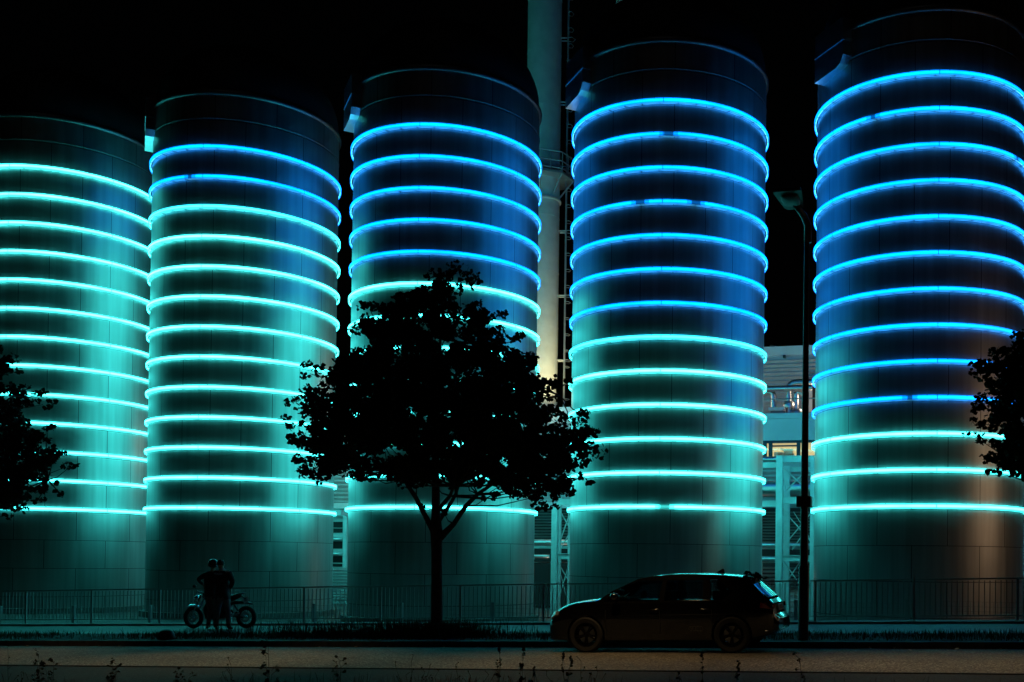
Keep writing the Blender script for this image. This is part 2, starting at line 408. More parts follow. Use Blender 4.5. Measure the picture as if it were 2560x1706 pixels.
for k in range(NB_):
    for dA in (-0.0028, 0.0028):
        a = 2 * PI * (k + 0.5) / NB_ + dA
        for z in (-BH + 0.004, -BH + 0.03):
            for r_ in (R - 0.01, R + 0.02, PW_ - 0.014): vs.append((r_ * math.cos(a), r_ * math.sin(a), z))
T_ = len(vs)
for k in range(NB_):
    a, b_, c_ = k * 12, k * 12 + 6, ((k + 1) * 12) % T_
    for p, q in ((a, b_), (b_, c_)):
        fs += [(p, q, q + 1, p + 1), (p + 3, p + 4, q + 4, q + 3), (p, p + 3, q + 3, q)]
    fs += [(a + 1, b_ + 1, b_ + 2, a + 2), (a + 4, a + 5, b_ + 5, b_ + 4), (a + 1, a + 2, a + 5, a + 4), (b_ + 1, b_ + 4, b_ + 5, b_ + 2), (a + 2, b_ + 2, b_ + 5, a + 5), (b_ + 1, c_ + 1, c_ + 4, b_ + 4)]
br_mb.add(vs, fs)
shared = {}
def ring_parts(color, gaps, z, tank):
    key = ("band", color) if not gaps else None
    if key in shared: b = D.objects.new("light_ring", shared[key]); COL.objects.link(b)
    else:
        b = band_mesh(gaps, "light_ring").build("light_ring", [M[color], M[color + "_low"], M[color + "_half"]], None, True)
        sharp(b, 40)
        if key: shared[key] = b.data
    b.parent = tank; b.location = (0, 0, z)
    lk = 'led_blue' if color == 'blue' else 'led_teal'
    if lk not in shared:
        x = led_mb.build("led_tube", M[lk], None, True); shared[lk] = x.data
    else: x = D.objects.new("led_tube", shared[lk]); COL.objects.link(x)
    x.parent = b
    if 'br' not in shared:
        y = br_mb.build("mounting_bracket", M['steel']); shared['br'] = y.data
    else: y = D.objects.new("mounting_bracket", shared['br']); COL.objects.link(y)
    y.parent = b
    b["label"] = {'blue': "blue glowing light ring", 'cyan': "pale cyan glowing light ring", 'teal': "teal glowing light ring"}[color]
    return b

TANK = []
def duct_mesh():
    """square overflow duct hugging the tank's left shoulder, its lower end curved"""
    a_mid = math.atan2(-1.9, -3.87)
    mb = MB(); nz = 10
    d0 = Vector((-3.45, -2.7)); d1 = Vector((-4.3, -1.1)); ax = (d1 - d0).normalized(); nn = Vector((-ax.y, ax.x))
    if nn.dot(d0) < 0: nn = -nn
    L = (d1 - d0).length; ztop = 5.06 * R; zb = 4.61 * R
    prof = [(L, zb), (0.45, zb + 0.02), (0.18, zb + 0.12), (0.0, zb + 0.38), (0.0, ztop), (L, ztop)]
    vs = []
    for dep in (0.0, -0.85):
        for t, z in prof:
            p = d0 + ax * t + nn * dep; vs.append((p.x, p.y, z))
    k = len(prof); fs = [tuple(range(k)), tuple(range(2 * k - 1, k - 1, -1))]
    for i in range(k): fs.append((i, (i + 1) % k, (i + 1) % k + k, i + k))
    mb.add(vs, fs)
    # rolled joint round the duct halfway up
    vs = []
    for dep in (0.012, -0.85):
        for t, z in ((-0.012, zb + 0.92), (L + 0.012, zb + 0.92), (L + 0.012, zb + 0.95), (-0.012, zb + 0.95)):
            p = d0 + ax * t + nn * dep; vs.append((p.x, p.y, z))
    mb.add(vs, [(0, 1, 2, 3), (7, 6, 5, 4), (0, 4, 5, 1), (1, 5, 6, 2), (2, 6, 7, 3), (3, 7, 4, 0)])
    return mb
TL = {1: "leftmost storage tank, cut by the picture edge, all its rings teal",
      2: "second storage tank from the left, two blue rings above teal ones",
      3: "middle storage tank behind the big tree, five blue rings at its top",
      4: "storage tank behind the parked car, seven blue rings over teal ones",
      5: "rightmost storage tank beside the lamp post, ten blue rings over three teal"}
NB = {1: 0, 2: 2, 3: 5, 4: 7, 5: 10}; CY = {2: [2], 4: [7]}
FR = -PI / 2
GAPS = {(2, 1): [FR - 0.18], (4, 1): [FR + 0.0], (4, 3): [FR - 0.26, FR + 0.26], (5, 1): [FR - 0.62], (5, 2): [FR + 0.80], (5, 8): [FR + 0.52], (5, 10): [], (5, 9): [FR - 0.30], (1, 12): [], (4, 12): [FR]}
base0 = None
for i in (1, 2, 3, 4, 5):
    X = (2.30168 + 2.47382 * (i - 5)) * R; Y = (10.22848 - 0.61778 * (i - 5)) * R
    T = empty("storage_tank", (X, Y, CZ)); tag(T, TL[i], "storage tank", "illuminated storage tanks")
    face = math.atan2(-Y, -X)                       # ring joints follow the way each tank was set out
    if base0 is None:
        mb = MB(); mb.lathe([(R, SITE - CZ - 0.2), (R, 4.955 * R)], 128); sh = mb.build("shell", M['tank'], T, True)
        mb = MB(); mb.lathe([(R + 0.002, 4.94 * R), (R + 0.09, 4.945 * R), (R + 0.10, 4.975 * R), (R + 0.05, 5.0 * R), (R - 0.01, 5.0 * R)], 128); co = mb.build("cornice", M['trim'], T, True)
        mb = MB(); mb.lathe([(R + 0.003, 4.685 * R), (R + 0.018, 4.687 * R), (R + 0.018, 4.692 * R), (R + 0.003, 4.694 * R)], 128); be = mb.build("bead", M['trim'], T, True)
        prof = [(R - 0.03, 4.99 * R), (R - 0.03, 5.06 * R)] + [(math.cos(a) * (R - 0.03), 5.06 * R + 0.78 * R * math.sin(a)) for a in [PI / 2 * k / 16 for k in range(1, 17)]]
        mb = MB(); mb.lathe(prof, 96); ro = mb.build("roof", M['roof'], T, True)
        du = fixn(duct_mesh().build("overflow_duct", mat('duct_aluminium', (0.8, 0.81, 0.82), 0.32, 1.0, 0.08, 3), T))
        mb = MB(); mb.lathe([(R + 0.25, SITE - CZ - 0.2), (R + 0.25, SITE - CZ + 0.25), (R - 0.05, SITE - CZ + 0.25)], 96); fo = mb.build("foundation", M['conc'], T, False)
        base0 = (sh, co, be, ro, du, fo)
    else:
        for b in base0: copy_obj(b, T)
    for r in range(NR):                             # r counts from the top ring down
        c = 'blue' if r < NB[i] else 'teal'
        if r in CY.get(i, []): c = 'cyan'
        ring_parts(c, GAPS.get((i, r), []), H1 - r * DH, T)
    TANK.append(T)

# ------------------------------------------------------------------ buildings, racks, pipes and chimneys behind the tanks
def sn_box(mb, s0, s1, n0, n1, z0, z1, mi=0): mb.box((s0, n0, z0), (s1, n1, z1), st, mi)
def px_rect(x0, y0, x1, y1, n):
    xm, ym = (x0 + x1) / 2, (y0 + y1) / 2
    return at_n(x0, ym, n)[0], at_n(x1, ym, n)[0], at_n(xm, y1, n)[2], at_n(xm, y0, n)[2]
def px_box(mb, x0, y0, x1, y1, n, d, mi=0):
    s0, s1, z0, z1 = px_rect(x0, y0, x1, y1, n); sn_box(mb, s0, s1, n, n + d, z0, z1, mi)
def blades(mb, s0, s1, n, z0, z1, pitch, depth=0.06, thick=0.6, mi=0):
    z = z0
    while z + pitch <= z1 + 1e-6:                   # sloping blades, open at the joints
        mb.add([st(s0, n, z), st(s1, n, z), st(s1, n - depth, z + pitch * thick), st(s0, n - depth, z + pitch * thick),
                st(s0, n, z + pitch * thick + 0.02), st(s1, n, z + pitch * thick + 0.02)],
               [(0, 1, 2, 3), (3, 2, 5, 4), (0, 3, 4), (1, 5, 2)], mi)
        z += pitch
NW = 56.0
# main hall: right half, set back upper storey over a parapet
hall = empty("plant_hall", st(8, NW, SITE)); tag(hall, "clad industrial hall with lit windows, seen between the two right tanks", "building")
hall.rotation_euler = (0, 0, 0)
def part(mb, name, material, parent, smooth=False, fix=True):
    o = mb.build(name, material, None, smooth)
    if fix: fixn(o)
    o.data.transform(Matrix.Translation(-Vector(parent.location))); o.parent = parent
    return o
sL, sR_ = -17.0, 34.0
zpt = at_n(1975, 1047, NW)[2]; zpb = at_n(1975, 1101, NW)[2]; zwb = at_n(1975, 1146, NW)[2]
zlow = at_n(1975, 1262, NW)[2]
mb = MB(); sn_box(mb, sL, sR_, NW, NW + 14, zpb, zpt); part(mb, "parapet", M['fascia'], hall)
mb = MB(); sn_box(mb, sL, sR_, NW - 0.08, NW + 0.5, zpt + 0.003, zpt + 0.30); part(mb, "coping", M['fascia'], hall)
mb = MB(); sn_box(mb, sL, sR_, NW + 0.3, NW + 13, SITE, zwb); part(mb, "wall", M['clad'], hall)
mb = MB(); blades(mb, sL, sR_, NW + 0.28, SITE + 0.2, zwb - 0.25, 0.26, 0.09); part(mb, "cladding", M['clad'], hall, fix=False)
# window band
mb = MB(); sn_box(mb, sL, sR_, NW + 4.0, NW + 4.2, zwb - 0.5, zpb); part(mb, "lit_room_wall", M['room'], hall)
mb = MB(); sn_box(mb, sL, sR_, NW + 0.3, NW + 4.0, zpb - 0.04, zpb - 0.02); part(mb, "lit_ceiling", M['room'], hall)
wf = MB(); sn_box(wf, sL, sR_, NW + 0.02, NW + 0.14, zpb - 0.14, zpb - 0.003); sn_box(wf, sL, sR_, NW + 0.02, NW + 0.14, zwb, zwb + 0.08)
for px in (1912, 1926, 1996, 2046, 2116, 2186):
    s = at_n(px, 1123, NW)[0]; sn_box(wf, s - 0.1, s + 0.1, NW + 0.0, NW + 0.16, zwb + 0.083, zpb - 0.143)
s0 = at_n(1930, 1123, NW)[0]; s1 = at_n(1992, 1123, NW)[0]; zm = at_n(1960, 1113, NW)[2]
sn_box(wf, s0, s1, NW + 0.03, NW + 0.12, zm - 0.08, zm)
wf_o = part(wf, "window_frame", mat("dark_window_frame", (0.03, 0.05, 0.08), 0.4), hall)
mb = MB(); sn_box(mb, sL, sR_, NW + 0.06, NW + 0.07, zwb + 0.08, zpb - 0.14); go = part(mb, "window_pane", M['wglass'], hall)
# machinery behind the panes
mb = MB()
for px, wd in ((1938, 0.5), (1948, 0.9), (1962, 0.5), (1978, 0.2)):
    s = at_n(px, 1130, NW + 2)[0]; sn_box(mb, s, s + wd, NW + 1.6, NW + 2.2, zwb + 0.09, zwb + 0.35 + 0.5 * random.random())
p1 = at_n(1952, 1122, NW + 2); p2 = at_n(1985, 1138, NW + 2)
mb.tube([st(*p1), st(*p2)], 0.07, 6); part(mb, "machinery", M['duct'], hall)
# upper storey
NU = NW + 6
ztu = at_n(1975, 866, NU)[2]
mb = MB(); sn_box(mb, sL, sR_, NU, NU + 10, zpt - 0.4, ztu - 0.55); part(mb, "upper_wall", M['clad'], hall)
mb = MB(); blades(mb, sL, sR_, NU - 0.01, zpt - 0.3, ztu - 0.6, 0.25, 0.10, 0.62); part(mb, "upper_cladding", M['clad'], hall, fix=False)
mb = MB(); sn_box(mb, sL, sR_, NU - 0.1, NU + 10.2, ztu - 0.547, ztu); part(mb, "roof_fascia", M['fascia'], hall)
mb = MB(); s0, s1, z0, z1 = px_rect(1957, 888, 1963, 894, NU - 0.3); sn_box(mb, s0, s1, NU - 0.3, NU - 0.08, z0, z1)
part(mb, "wall_lamp", M['plastic'], hall)
mb = MB(); a = at_n(1921, 857, NU); b = at_n(1952, 869, NU); mb.tube([st(a[0], NU + 1, a[2]), st(b[0], NU - 0.05, b[2] - 0.1)], 0.09, 8); part(mb, "roof_strut", M['pipe'], hall)
mb = MB(); s0, s1, z0, z1 = px_rect(2022, 946, 2034, 1046, NU - 1); sn_box(mb, s0, s1, NU - 1, NU - 0.2, z0, z1); part(mb, "lattice_panel", M['paint'], hall)
mb = MB(); px_box(mb, 2031, 948, 2046, 1046, NU - 1.1, 0.05); part(mb, "doorway", M['dark'], hall)

# terrace equipment
def pipe(name, pxpts, n, r, label, cat="pipe", material='pipe', group=None):
    pts = [st(*at_n(x, y, n)) for x, y in pxpts]
    # round the corners
    out = [pts[0]]
    for a, b, c in zip(pts, pts[1:], pts[2:]):
        d1 = (a - b).normalized(); d2 = (c - b).normalized(); k = min(r * 2.2, (a - b).length / 2.2, (c - b).length / 2.2)
        for t in (0, 0.25, 0.5, 0.75, 1):
            out.append((b + d1 * k) * (1 - t) ** 2 + b * 2 * t * (1 - t) + (b + d2 * k) * t ** 2)
    out.append(pts[-1])
    base = min(pts, key=lambda p: p.z)
    e = MB(); e.tube([p - base for p in out], r, 14)
    o = e.build(name, M[material], None, True); sharp(o, 50); o.location = base
    return tag(o, label, cat, group)
NT = NW + 3
pipe("vent_pipe", [(1972, 1046), (1972, 958), (2040, 955)], NT, 0.20, "thick cyan-lit pipe rising from the terrace and bending right at the top")
pipe("vent_pipe", [(1934, 1020), (1934, 981), (1906, 981)], NT, 0.17, "shiny pipe above the white topped cabinet, bending left on the terrace")
pipe("vent_pipe", [(1991, 1046), (1991, 978), (2006, 986)], NT, 0.16, "polished vertical pipe just left of the lamp post on the terrace")
pipe("header_pipe", [(1905, 973), (2030, 969)], NT - 0.5, 0.16, "straight grey pipe crossing the terrace below the cladding")
pipe("guard_rail", [(1905, 999), (2040, 996)], NW + 0.4, 0.035, "upper thin terrace hand rail over the parapet", "rail", 'steel')
pipe("guard_rail", [(1905, 1034), (2040, 1032)], NW + 0.4, 0.02, "lower thin terrace rail just above the parapet", "rail", 'steel')
cab = empty("terrace_cabinet", st(*at_n(1941, 1046, NT - 0.6))); tag(cab, "blue grey cabinet with an overhanging white top on the terrace", "cabinet")
mb = MB(); px_box(mb, 1926, 1027, 1958, 1048, NT - 0.6, 1.0); part(mb, "body", mat("blue_grey_enamel", (0.16, 0.22, 0.28), 0.5), cab)
mb = MB(); px_box(mb, 1921, 1018, 1961, 1026.5, NT - 0.75, 1.3); part(mb, "lid", M['fascia'], cab)
mb = MB(); px_box(mb, 1937, 1034, 1944, 1041, NT - 0.62, 0.02); part(mb, "vent_hole", M['dark'], cab)
for (x0, y0, x1, y1, lb) in ((1965, 1005, 1979, 1022, "square junction box on the thick terrace pipe"), (1985, 1025, 2001, 1046, "round-shouldered metal silencer under the polished terrace pipe")):
    mb = MB(); px_box(mb, x0, y0, x1, y1, NT - 0.35, 0.6); mb2 = mb
    xm = (x0 + x1) / 2; p = st(*at_n(xm, y1, NT - 0.1)); h = at_n(xm, y0, NT)[2] - p.z
    mb2 = MB(); mb2.lathe([(0.0, 0), (0.36, 0), (0.38, 0.08), (0.38, h - 0.1), (0.30, h), (0.0, h)], 20)
    o = mb2.build("silencer", M['pipe'], None, True); sharp(o, 40); o.location = p; tag(o, lb, "machine part")

# low hall behind the left gaps
low = empty("boiler_hall", st(-32, 52.6, SITE)); tag(low, "long ribbed wall of the lower hall, seen in the gaps beside the middle tank", "building")
NL = 54.0
zl_top = at_n(850, 1049, NL)[2]
mb = MB(); sn_box(mb, -48, -17.3, NL, NL + 12, SITE, zl_top); part(mb, "wall", M['clad'], low)
zc = at_n(850, 1272, NL)[2]
mb = MB(); blades(mb, -48, -17.3, NL - 0.01, zc, zl_top - 0.2, 0.24, 0.09); part(mb, "cladding", M['clad'], low, fix=False)
mb = MB(); blades(mb, -48, -20.2, NL - 0.012, SITE + 0.15, at_n(850, 1421, NL)[2], 0.17, 0.08); part(mb, "louvre", M['clad'], low, fix=False)
mb = MB(); sn_box(mb, -48, -17.3, NL - 0.15, NL + 12.1, zl_top + 0.003, zl_top + 0.35); part(mb, "coping", M['fascia'], low)
# louvred openings in the wall
def louvre_opening(x0, y0, x1, y1, n, parent, pitch=0.16):
    s0, s1, z0, z1 = px_rect(x0, y0, x1, y1, n)
    mb = MB(); sn_box(mb, s0, s1, n + 0.12, n + 0.16, z0, z1); f = part(mb, "opening", M['dark'], parent)
    mb = MB(); blades(mb, s0, s1, n + 0.1, z0, z1, pitch, 0.07, 0.45)
    o = mb.build("louvre", M['louvre']); o.data.transform(Matrix.Translation(-Vector(parent.location))); o.parent = f
louvre_opening(1330, 1271, 1424, 1352, NL - 0.35, low)
louvre_opening(1905, 1270, 2036, 1358, NW - 0.3, hall)
louvre_opening(1905, 1408, 2036, 1470, NW - 0.3, hall, 0.2)
mb = MB()
px_box(mb, 1330, 1372, 1424, 1405, NL - 0.3, 0.1); px_box(mb, 1330, 1408, 1424, 1520, NL - 0.3, 0.1); part(mb, "opening", M['dark'], low)
mb = MB(); px_box(mb, 1905, 1374, 2036, 1394, NW - 0.32, 0.1); part(mb, "opening", M['dark'], hall)
mb = MB(); px_box(mb, 833, 1257 + 14, 1500, 1257, NL - 0.5, 0.35); part(mb, "ledge", M['fascia'], low)
# framed intake between second and middle tanks
ink = empty("intake_frame", st(*at_n(848, 1421, 50))); tag(ink, "pale framed intake shaft with stacked openings left of the middle tank", "intake frame")
mb = MB(); px_box(mb, 857, 1290, 866, 1421, 50, 0.5); part(mb, "post", M['paint'], ink)
mb = MB(); px_box(mb, 820, 1290, 857, 1421, 50.6, 0.3); part(mb, "back_panel", M['paint'], ink)
for y0, y1 in ((1305, 1319.5), (1321.5, 1332), (1353, 1372), (1388, 1407), (1410, 1417)):
    mb = MB(); px_box(mb, 822, y0, 855.5, y1, 50.55, 0.04); part(mb, "opening", M['dark'], ink)
mb = MB(); px_box(mb, 820, 1275, 853, 1289.5, 50, 1.2); part(mb, "top_box", M['paint'], ink)
for k, y in enumerate((1349, 1386)):
    mb = MB(); a = st(*at_n(815, y, 50.3)); b = st(*at_n(856, y, 50.3)); mb.tube([a, b], 0.11, 12); part(mb, "crossbar", M['pipe'], ink, True)

# long pipes running behind the tanks
def run_pipe(y, xr, n, r, label):
    a = at_n(xr[0], y, n); b = at_n(xr[1], y, n); z = (a[2] + b[2]) / 2; base = st(a[0], n, z)
    mb = MB(); v = st(b[0], n, z) - base; mb.tube([Vector((0, 0, 0)), v], r, 20)
    L = v.length; u = v.normalized(); k = 1
    while k * 2.0 < L:
        mb.tube([u * (k * 2.0 - 0.03), u * (k * 2.0 + 0.03)], r + 0.012, 20); k += 1
    o = mb.build("pipeline", M['pipe'], None, True); sharp(o, 40); o.location = base
    tag(o, label, "pipeline")
run_pipe(1357, (1290, 1470), 51.5, 0.17, "upper silver pipeline in the gap between the middle tank and the car's tank")
run_pipe(1391, (1290, 1373), 51.0, 0.10, "short thin silver pipe left of the steel column, under the upper pipeline")
run_pipe(1364, (1880, 2080), 53.0, 0.13, "thin silver pipeline in the right gap under the dark louvres")
run_pipe(1399, (1880, 2080), 52.6, 0.15, "lowest silver pipeline in the right gap, just above the railing")
run_pipe(1223, (1880, 2080), 53.5, 0.42, "fat silver pipeline at mid height in the right gap")
run_pipe(1149, (1880, 1950), 53.5, 0.15, "thin pipeline just under the lit windows, left of the steel column")

# steel racks
def ibeam(mb, a, b, w, h, n):      # horizontal beam between (s,z) points at n
    (s0, z0), (s1, z1) = a, b
    sn_box(mb, s0, s1, n, n + w, z0 - h / 2, z0 - h / 2 + 0.03); sn_box(mb, s0, s1, n, n + w, z0 + h / 2 - 0.03, z0 + h / 2)
    sn_box(mb, s0, s1, n + w / 2 - 0.01, n + w / 2 + 0.01, z0 - h / 2 + 0.03, z0 + h / 2 - 0.03)
def rack(name_label, cols, beams, braces, ytop, n, extra=()):
    r = empty("pipe_rack", st(*at_n(cols[0][0], 1480, n))); tag(r, name_label, "steel rack")
    for x0, x1, yt, dn in cols:
        s0 = at_n(x0, 1300, n + dn)[0]; s1 = at_n(x1, 1300, n + dn)[0]; z1 = at_n(x0, yt, n + dn)[2]
        mb = MB(); w = s1 - s0
        sn_box(mb, s0, s1, n + dn, n + dn + 0.02, SITE, z1); sn_box(mb, s0, s1, n + dn + w * 0.9, n + dn + w * 0.9 + 0.02, SITE, z1)
        sn_box(mb, s0 + w / 2 - 0.01, s0 + w / 2 + 0.01, n + dn + 0.02, n + dn + w * 0.9, SITE, z1)
        part(mb, "column", M['paint'], r)
    for x0, x1, y0, y1, dn in beams:
        a = at_n(x0, (y0 + y1) / 2, n + dn); b = at_n(x1, (y0 + y1) / 2, n + dn); h = abs(at_n(x0, y0, n + dn)[2] - at_n(x0, y1, n + dn)[2])
        mb = MB(); ibeam(mb, (a[0], a[2]), (b[0], a[2]), 0.22, h, n + dn); part(mb, "beam", M['paint'], r)
    for x0, y0, x1, y1, dn, rad in braces:
        mb = MB(); mb.tube([st(*at_n(x0, y0, n + dn)), st(*at_n(x1, y1, n + dn))], rad, 6); part(mb, "brace", M['paint'], r)
rack("steel rack with crossed braces between the two right tanks, behind the lamp post",
     [(1939, 1955, 1139, 0), (1958, 1973, 1165, 1.4), (2025, 2034, 1139, 0), (2027, 2036, 1165, 1.4)],
     [(1955, 2036, 1140, 1156, 0.1), (1955, 2036, 1243, 1259, 0.1), (1953, 2036, 1388, 1403, 0.1), (1900, 1939, 1156, 1170, 0.1), (1900, 1939, 1252, 1267, 0.1), (1958, 2036, 1168, 1180, 1.4)],
     [(1960, 1172, 2008, 1216, 0.6, 0.035), (1962, 1230, 2006, 1187, 0.6, 0.035), (1962, 1280, 2032, 1360, 0.6, 0.03), (1962, 1362, 2030, 1280, 0.6, 0.03),
      (1957, 1180, 1966, 1240, 0.3, 0.025), (1957, 1290, 1965, 1365, 0.3, 0.025), (1980, 1375, 2012, 1330, 0.9, 0.03), (2018, 1335, 2034, 1372, 0.9, 0.03),
      (1960, 1405, 1998, 1460, 0.6, 0.03), (1962, 1462, 2000, 1405, 0.6, 0.03), (1984, 1280, 2004, 1312, 1.0, 0.02)], 1139, 47.5)
rack("steel rack with a wide column and crossed braces left of the car's tank",
     [(1378.5, 1392.5, 1268, 0), (1396, 1402, 1240, 1.4), (1420, 1427, 1268, 1.0)],
     [(1393, 1428, 1248, 1262, 0.1), (1393, 1428, 1384, 1398, 0.1)],
     [(1403, 1283, 1424, 1320, 0.6, 0.03), (1400, 1354, 1424, 1285, 0.6, 0.035), (1400, 1374, 1426, 1330, 0.7, 0.03), (1416, 1350, 1424, 1378, 0.6, 0.02),
      (1400, 1415, 1420, 1450, 0.6, 0.025), (1399, 1490, 1421, 1416, 0.6, 0.03), (1397, 1416, 1415, 1490, 0.8, 0.02)], 1268, 47.5)

# chimneys
def chimney(x_c, y_c, dia_px, n, ztop, label, plat_y=None):
    p = at_n(x_c, y_c, n); base = st(p[0], n, SITE); c = empty("chimney", base); tag(c, label, "chimney", "slender steel chimneys")
    Yd = base.y; r = dia_px / 2 * Yd / F
    H = ztop - SITE
    prof = [(r, 0)]
    z = 3.4
    while z < H - 1:
        prof += [(r, z - 0.02), (r + 0.014, z - 0.015), (r + 0.014, z + 0.015), (r, z + 0.02)]; z += 3.4
    prof += [(r, H), (r - 0.08, H), (r - 0.08, H - 1)]
    mb = MB(); mb.lathe(prof, 64); o = mb.build("stack", M['chimney'], c, True); sharp(o, 60)
    if plat_y:
        zp = at_n(x_c, plat_y, n)[2] - SITE
        mb = MB(); mb.lathe([(r, zp - 1.5), (r + 0.10, zp - 1.5), (r + 0.10, zp - 1.38), (r, zp - 1.36)], 48)
        part2 = mb.build("flange", M['chimney'], c, True); sharp(part2, 40)
        P = 1.95
        mb = MB(); mb.lathe([(r + 0.02, zp - 0.14), (P, zp - 0.14), (P, zp), (r + 0.02, zp)], 8, close=True); mb.build("platform", M['steel'], c)
        mb = MB()
        cor = [(P * 0.99 * math.cos(2 * PI * k / 8), P * 0.99 * math.sin(2 * PI * k / 8)) for k in range(8)]
        for k in range(8):
            a, b = cor[k], cor[(k + 1) % 8]
            for hz in (0.15, 0.6, 1.15): mb.tube([(a[0], a[1], zp + hz), (b[0], b[1], zp + hz)], 0.035, 6)
            for t in (0, 0.5):
                q = (a[0] + (b[0] - a[0]) * t, a[1] + (b[1] - a[1]) * t); mb.tube([(q[0], q[1], zp), (q[0], q[1], zp + 1.15)], 0.035, 6)
        mb.build("railing", M['steel'], c)
        mb = MB()
        for k in range(8): mb.tube([(cor[k][0] * 0.97, cor[k][1] * 0.97, zp - 0.15), (cor[k][0] / P * r, cor[k][1] / P * r, zp - 1.2)], 0.05, 6)
        mb.build("bracket_arms", M['steel'], c)
    # caged ladder on the right flank
    mb = MB(); lx = r + 0.42
    for dy in (-0.2, 0.2): mb.tube([(lx, dy, 1), (lx, dy, H - 0.5)], 0.035, 6)
    z = 1.2
    while z < H - 0.6: mb.tube([(lx, -0.2, z), (lx, 0.2, z)], 0.02, 5); z += 0.3
    z = 3.0
    while z < H - 1:
        for dy in (-0.2, 0.2): mb.tube([(r - 0.02, dy, z), (lx, dy, z)], 0.045, 6)
        mb.tube([(lx, -0.22, z), (lx + 0.25, -0.3, z), (lx + 0.45, 0, z), (lx + 0.25, 0.3, z), (lx, 0.22, z)], 0.02, 5)
        z += 4.0
    z = 3.6
    while z < H - 1: mb.tube([(lx, -0.22, z), (lx + 0.22, -0.28, z), (lx + 0.34, 0, z), (lx + 0.22, 0.28, z), (lx, 0.22, z)], 0.018, 5); z += 1.0
    mb.build("ladder", M['steel'], c)
    return c
chimney(1354, 700, 85, 60, CZ + 42, "tall chimney between the middle tank and the tank right of it, with railed platform", 448)
chimney(1564, 700, 66, 72, CZ + 52, "farther chimney, only its shaft above the roof of the tank behind the car")

# ------------------------------------------------------------------ railing along the pavement
FN = 26.95
rail = empty("pavement_railing", st(-13, FN, walk_z(-13)), SROT); tag(rail, "long dark steel railing of upright bars along the pavement", "railing")
s0 = -15.67 - 2.5 * 12; NP = 24; FH = 1.02; SL = 0.0278
def rl(s): return (s + 13, 0, walk_z(s) - walk_z(-13) + 0.065)
pm = MB(); pm.box((-0.03, -0.02, 0), (0.03, 0.02, FH)); pm.box((-0.08, -0.06, 0), (0.08, 0.06, 0.012)); pmesh = None
bal = MB(); lowr = 0.12
shear = lambda x, y, z: (x, y, z + SL * x)
for k in range(1, 19):
    x = 2.5 * k / 19; bal.box((x - 0.011, -0.008, lowr + 0.02), (x + 0.011, 0.008, FH - 0.02), shear)
bal.box((0.033, -0.015, lowr - 0.012), (2.467, 0.015, lowr + 0.018), shear)
tr = MB(); tr.box((-0.03, -0.03, FH + 0.002), (2.468, 0.03, FH + 0.042), shear)
for k in range(NP):
    s = s0 + 2.5 * k; x, y, z = rl(s)
    if k == 0:
        P0 = pm.build("post", M['railm'], rail); B0 = bal.build("bar_panel", M['railm'], rail); T0 = tr.build("top_rail", M['railm'], rail)
        ps = (P0, B0, T0)
    else: ps = tuple(copy_obj(o, rail) for o in (P0, B0, T0))
    for o in ps: o.location = (x, y, z)

# wire mesh fence just behind it, much lower
MN = 29.0; zb0 = SITE
mf = empty("wire_fence", st(-13, MN, zb0), SROT); tag(mf, "low wire mesh fence on dark posts, seen through the railing", "fence")
for k in range(16):
    s = -44 + 3.05 * k + 0.4; x = s + 13; zt = walk_z(s) - 0.12 + 0.62 - zb0
    m_ = MB(); m_.box((x - 0.05, -0.04, 0), (x + 0.05, 0.04, zt + 0.05)); m_.build("post", M['railm'], mf)
    m_ = MB(); t = 0
    while t < 3.0: m_.box((x + 0.06 + t, -0.003, max(0.1, zt - 0.9)), (x + 0.066 + t, 0.003, zt)); t += 0.1
    for q in range(7): m_.box((x + 0.055, -0.008, zt - q * 0.13), (x + 2.99, -0.0035, zt - q * 0.13 + 0.006))
    m_.build("wire_panel", M['railm'], mf)

# ------------------------------------------------------------------ street lamp
sp = at_n(2008, 1598, 20.95); LS = sp[0]; LZ = walk_z(LS)
lp = empty("street_lamp", st(LS, 20.95, LZ), SROT); tag(lp, "tall dark lamp post standing unlit on the verge behind the car's tail", "street lamp")
Ztop = at_n(2003, 565, 20.95)[2] - LZ; zst = at_n(2005, 1412, 20.95)[2] - LZ; zbx0 = at_n(2005, 1268, 20.95)[2] - LZ; zbx1 = at_n(2005, 1242, 20.95)[2] - LZ
mb = MB(); mb.lathe([(0.105, -0.05), (0.105, zst - 0.03), (0.085, zst), (0.082, zst + 0.02), (0.058, Ztop * 0.75), (0.052, Ztop)], 24); o = mb.build("mast", M['lampm'], lp, True); sharp(o, 50)
mb = MB(); mb.box((-0.145, -0.14, zbx0), (0.145, 0.14, zbx1)); mb.build("junction_box", M['plastic'], lp)
mb = MB(); mb.tube([(0.02, 0, Ztop - 0.35), (0.02, -0.02, Ztop), (-0.03, -0.2, Ztop + 0.12), (-0.10, -0.5, Ztop + 0.17), (-0.18, -0.9, Ztop + 0.20)], [0.075, 0.075, 0.07, 0.06, 0.05], 14); o = mb.build("arm", M['lampm'], lp, True)
hd = MB()
hs = [(-0.45, 0.15, 0.03), (-0.55, 0.19, 0.06), (-1.0, 0.235, 0.08), (-1.4, 0.27, 0.06), (-1.5, 0.27, 0.03)]
vs = []; fs = []
for yy, wx, hh in hs:
    zc_ = Ztop + 0.20 + 0.02; vs += [(-0.19 - wx, yy, zc_ - 0.03), (-0.19 - wx * 0.9, yy, zc_ + hh), (-0.19, yy, zc_ + hh * 1.5), (-0.19 + wx * 0.9, yy, zc_ + hh), (-0.19 + wx, yy, zc_ - 0.03)]
for i in range(len(hs) - 1):
    for j in range(4): a = i * 5 + j; fs.append((a, a + 1, a + 6, a + 5))
    a = i * 5; fs.append((a + 4, a, a + 5, a + 9))
fs += [(4, 3, 2, 1, 0), (20, 21, 22, 23, 24)]
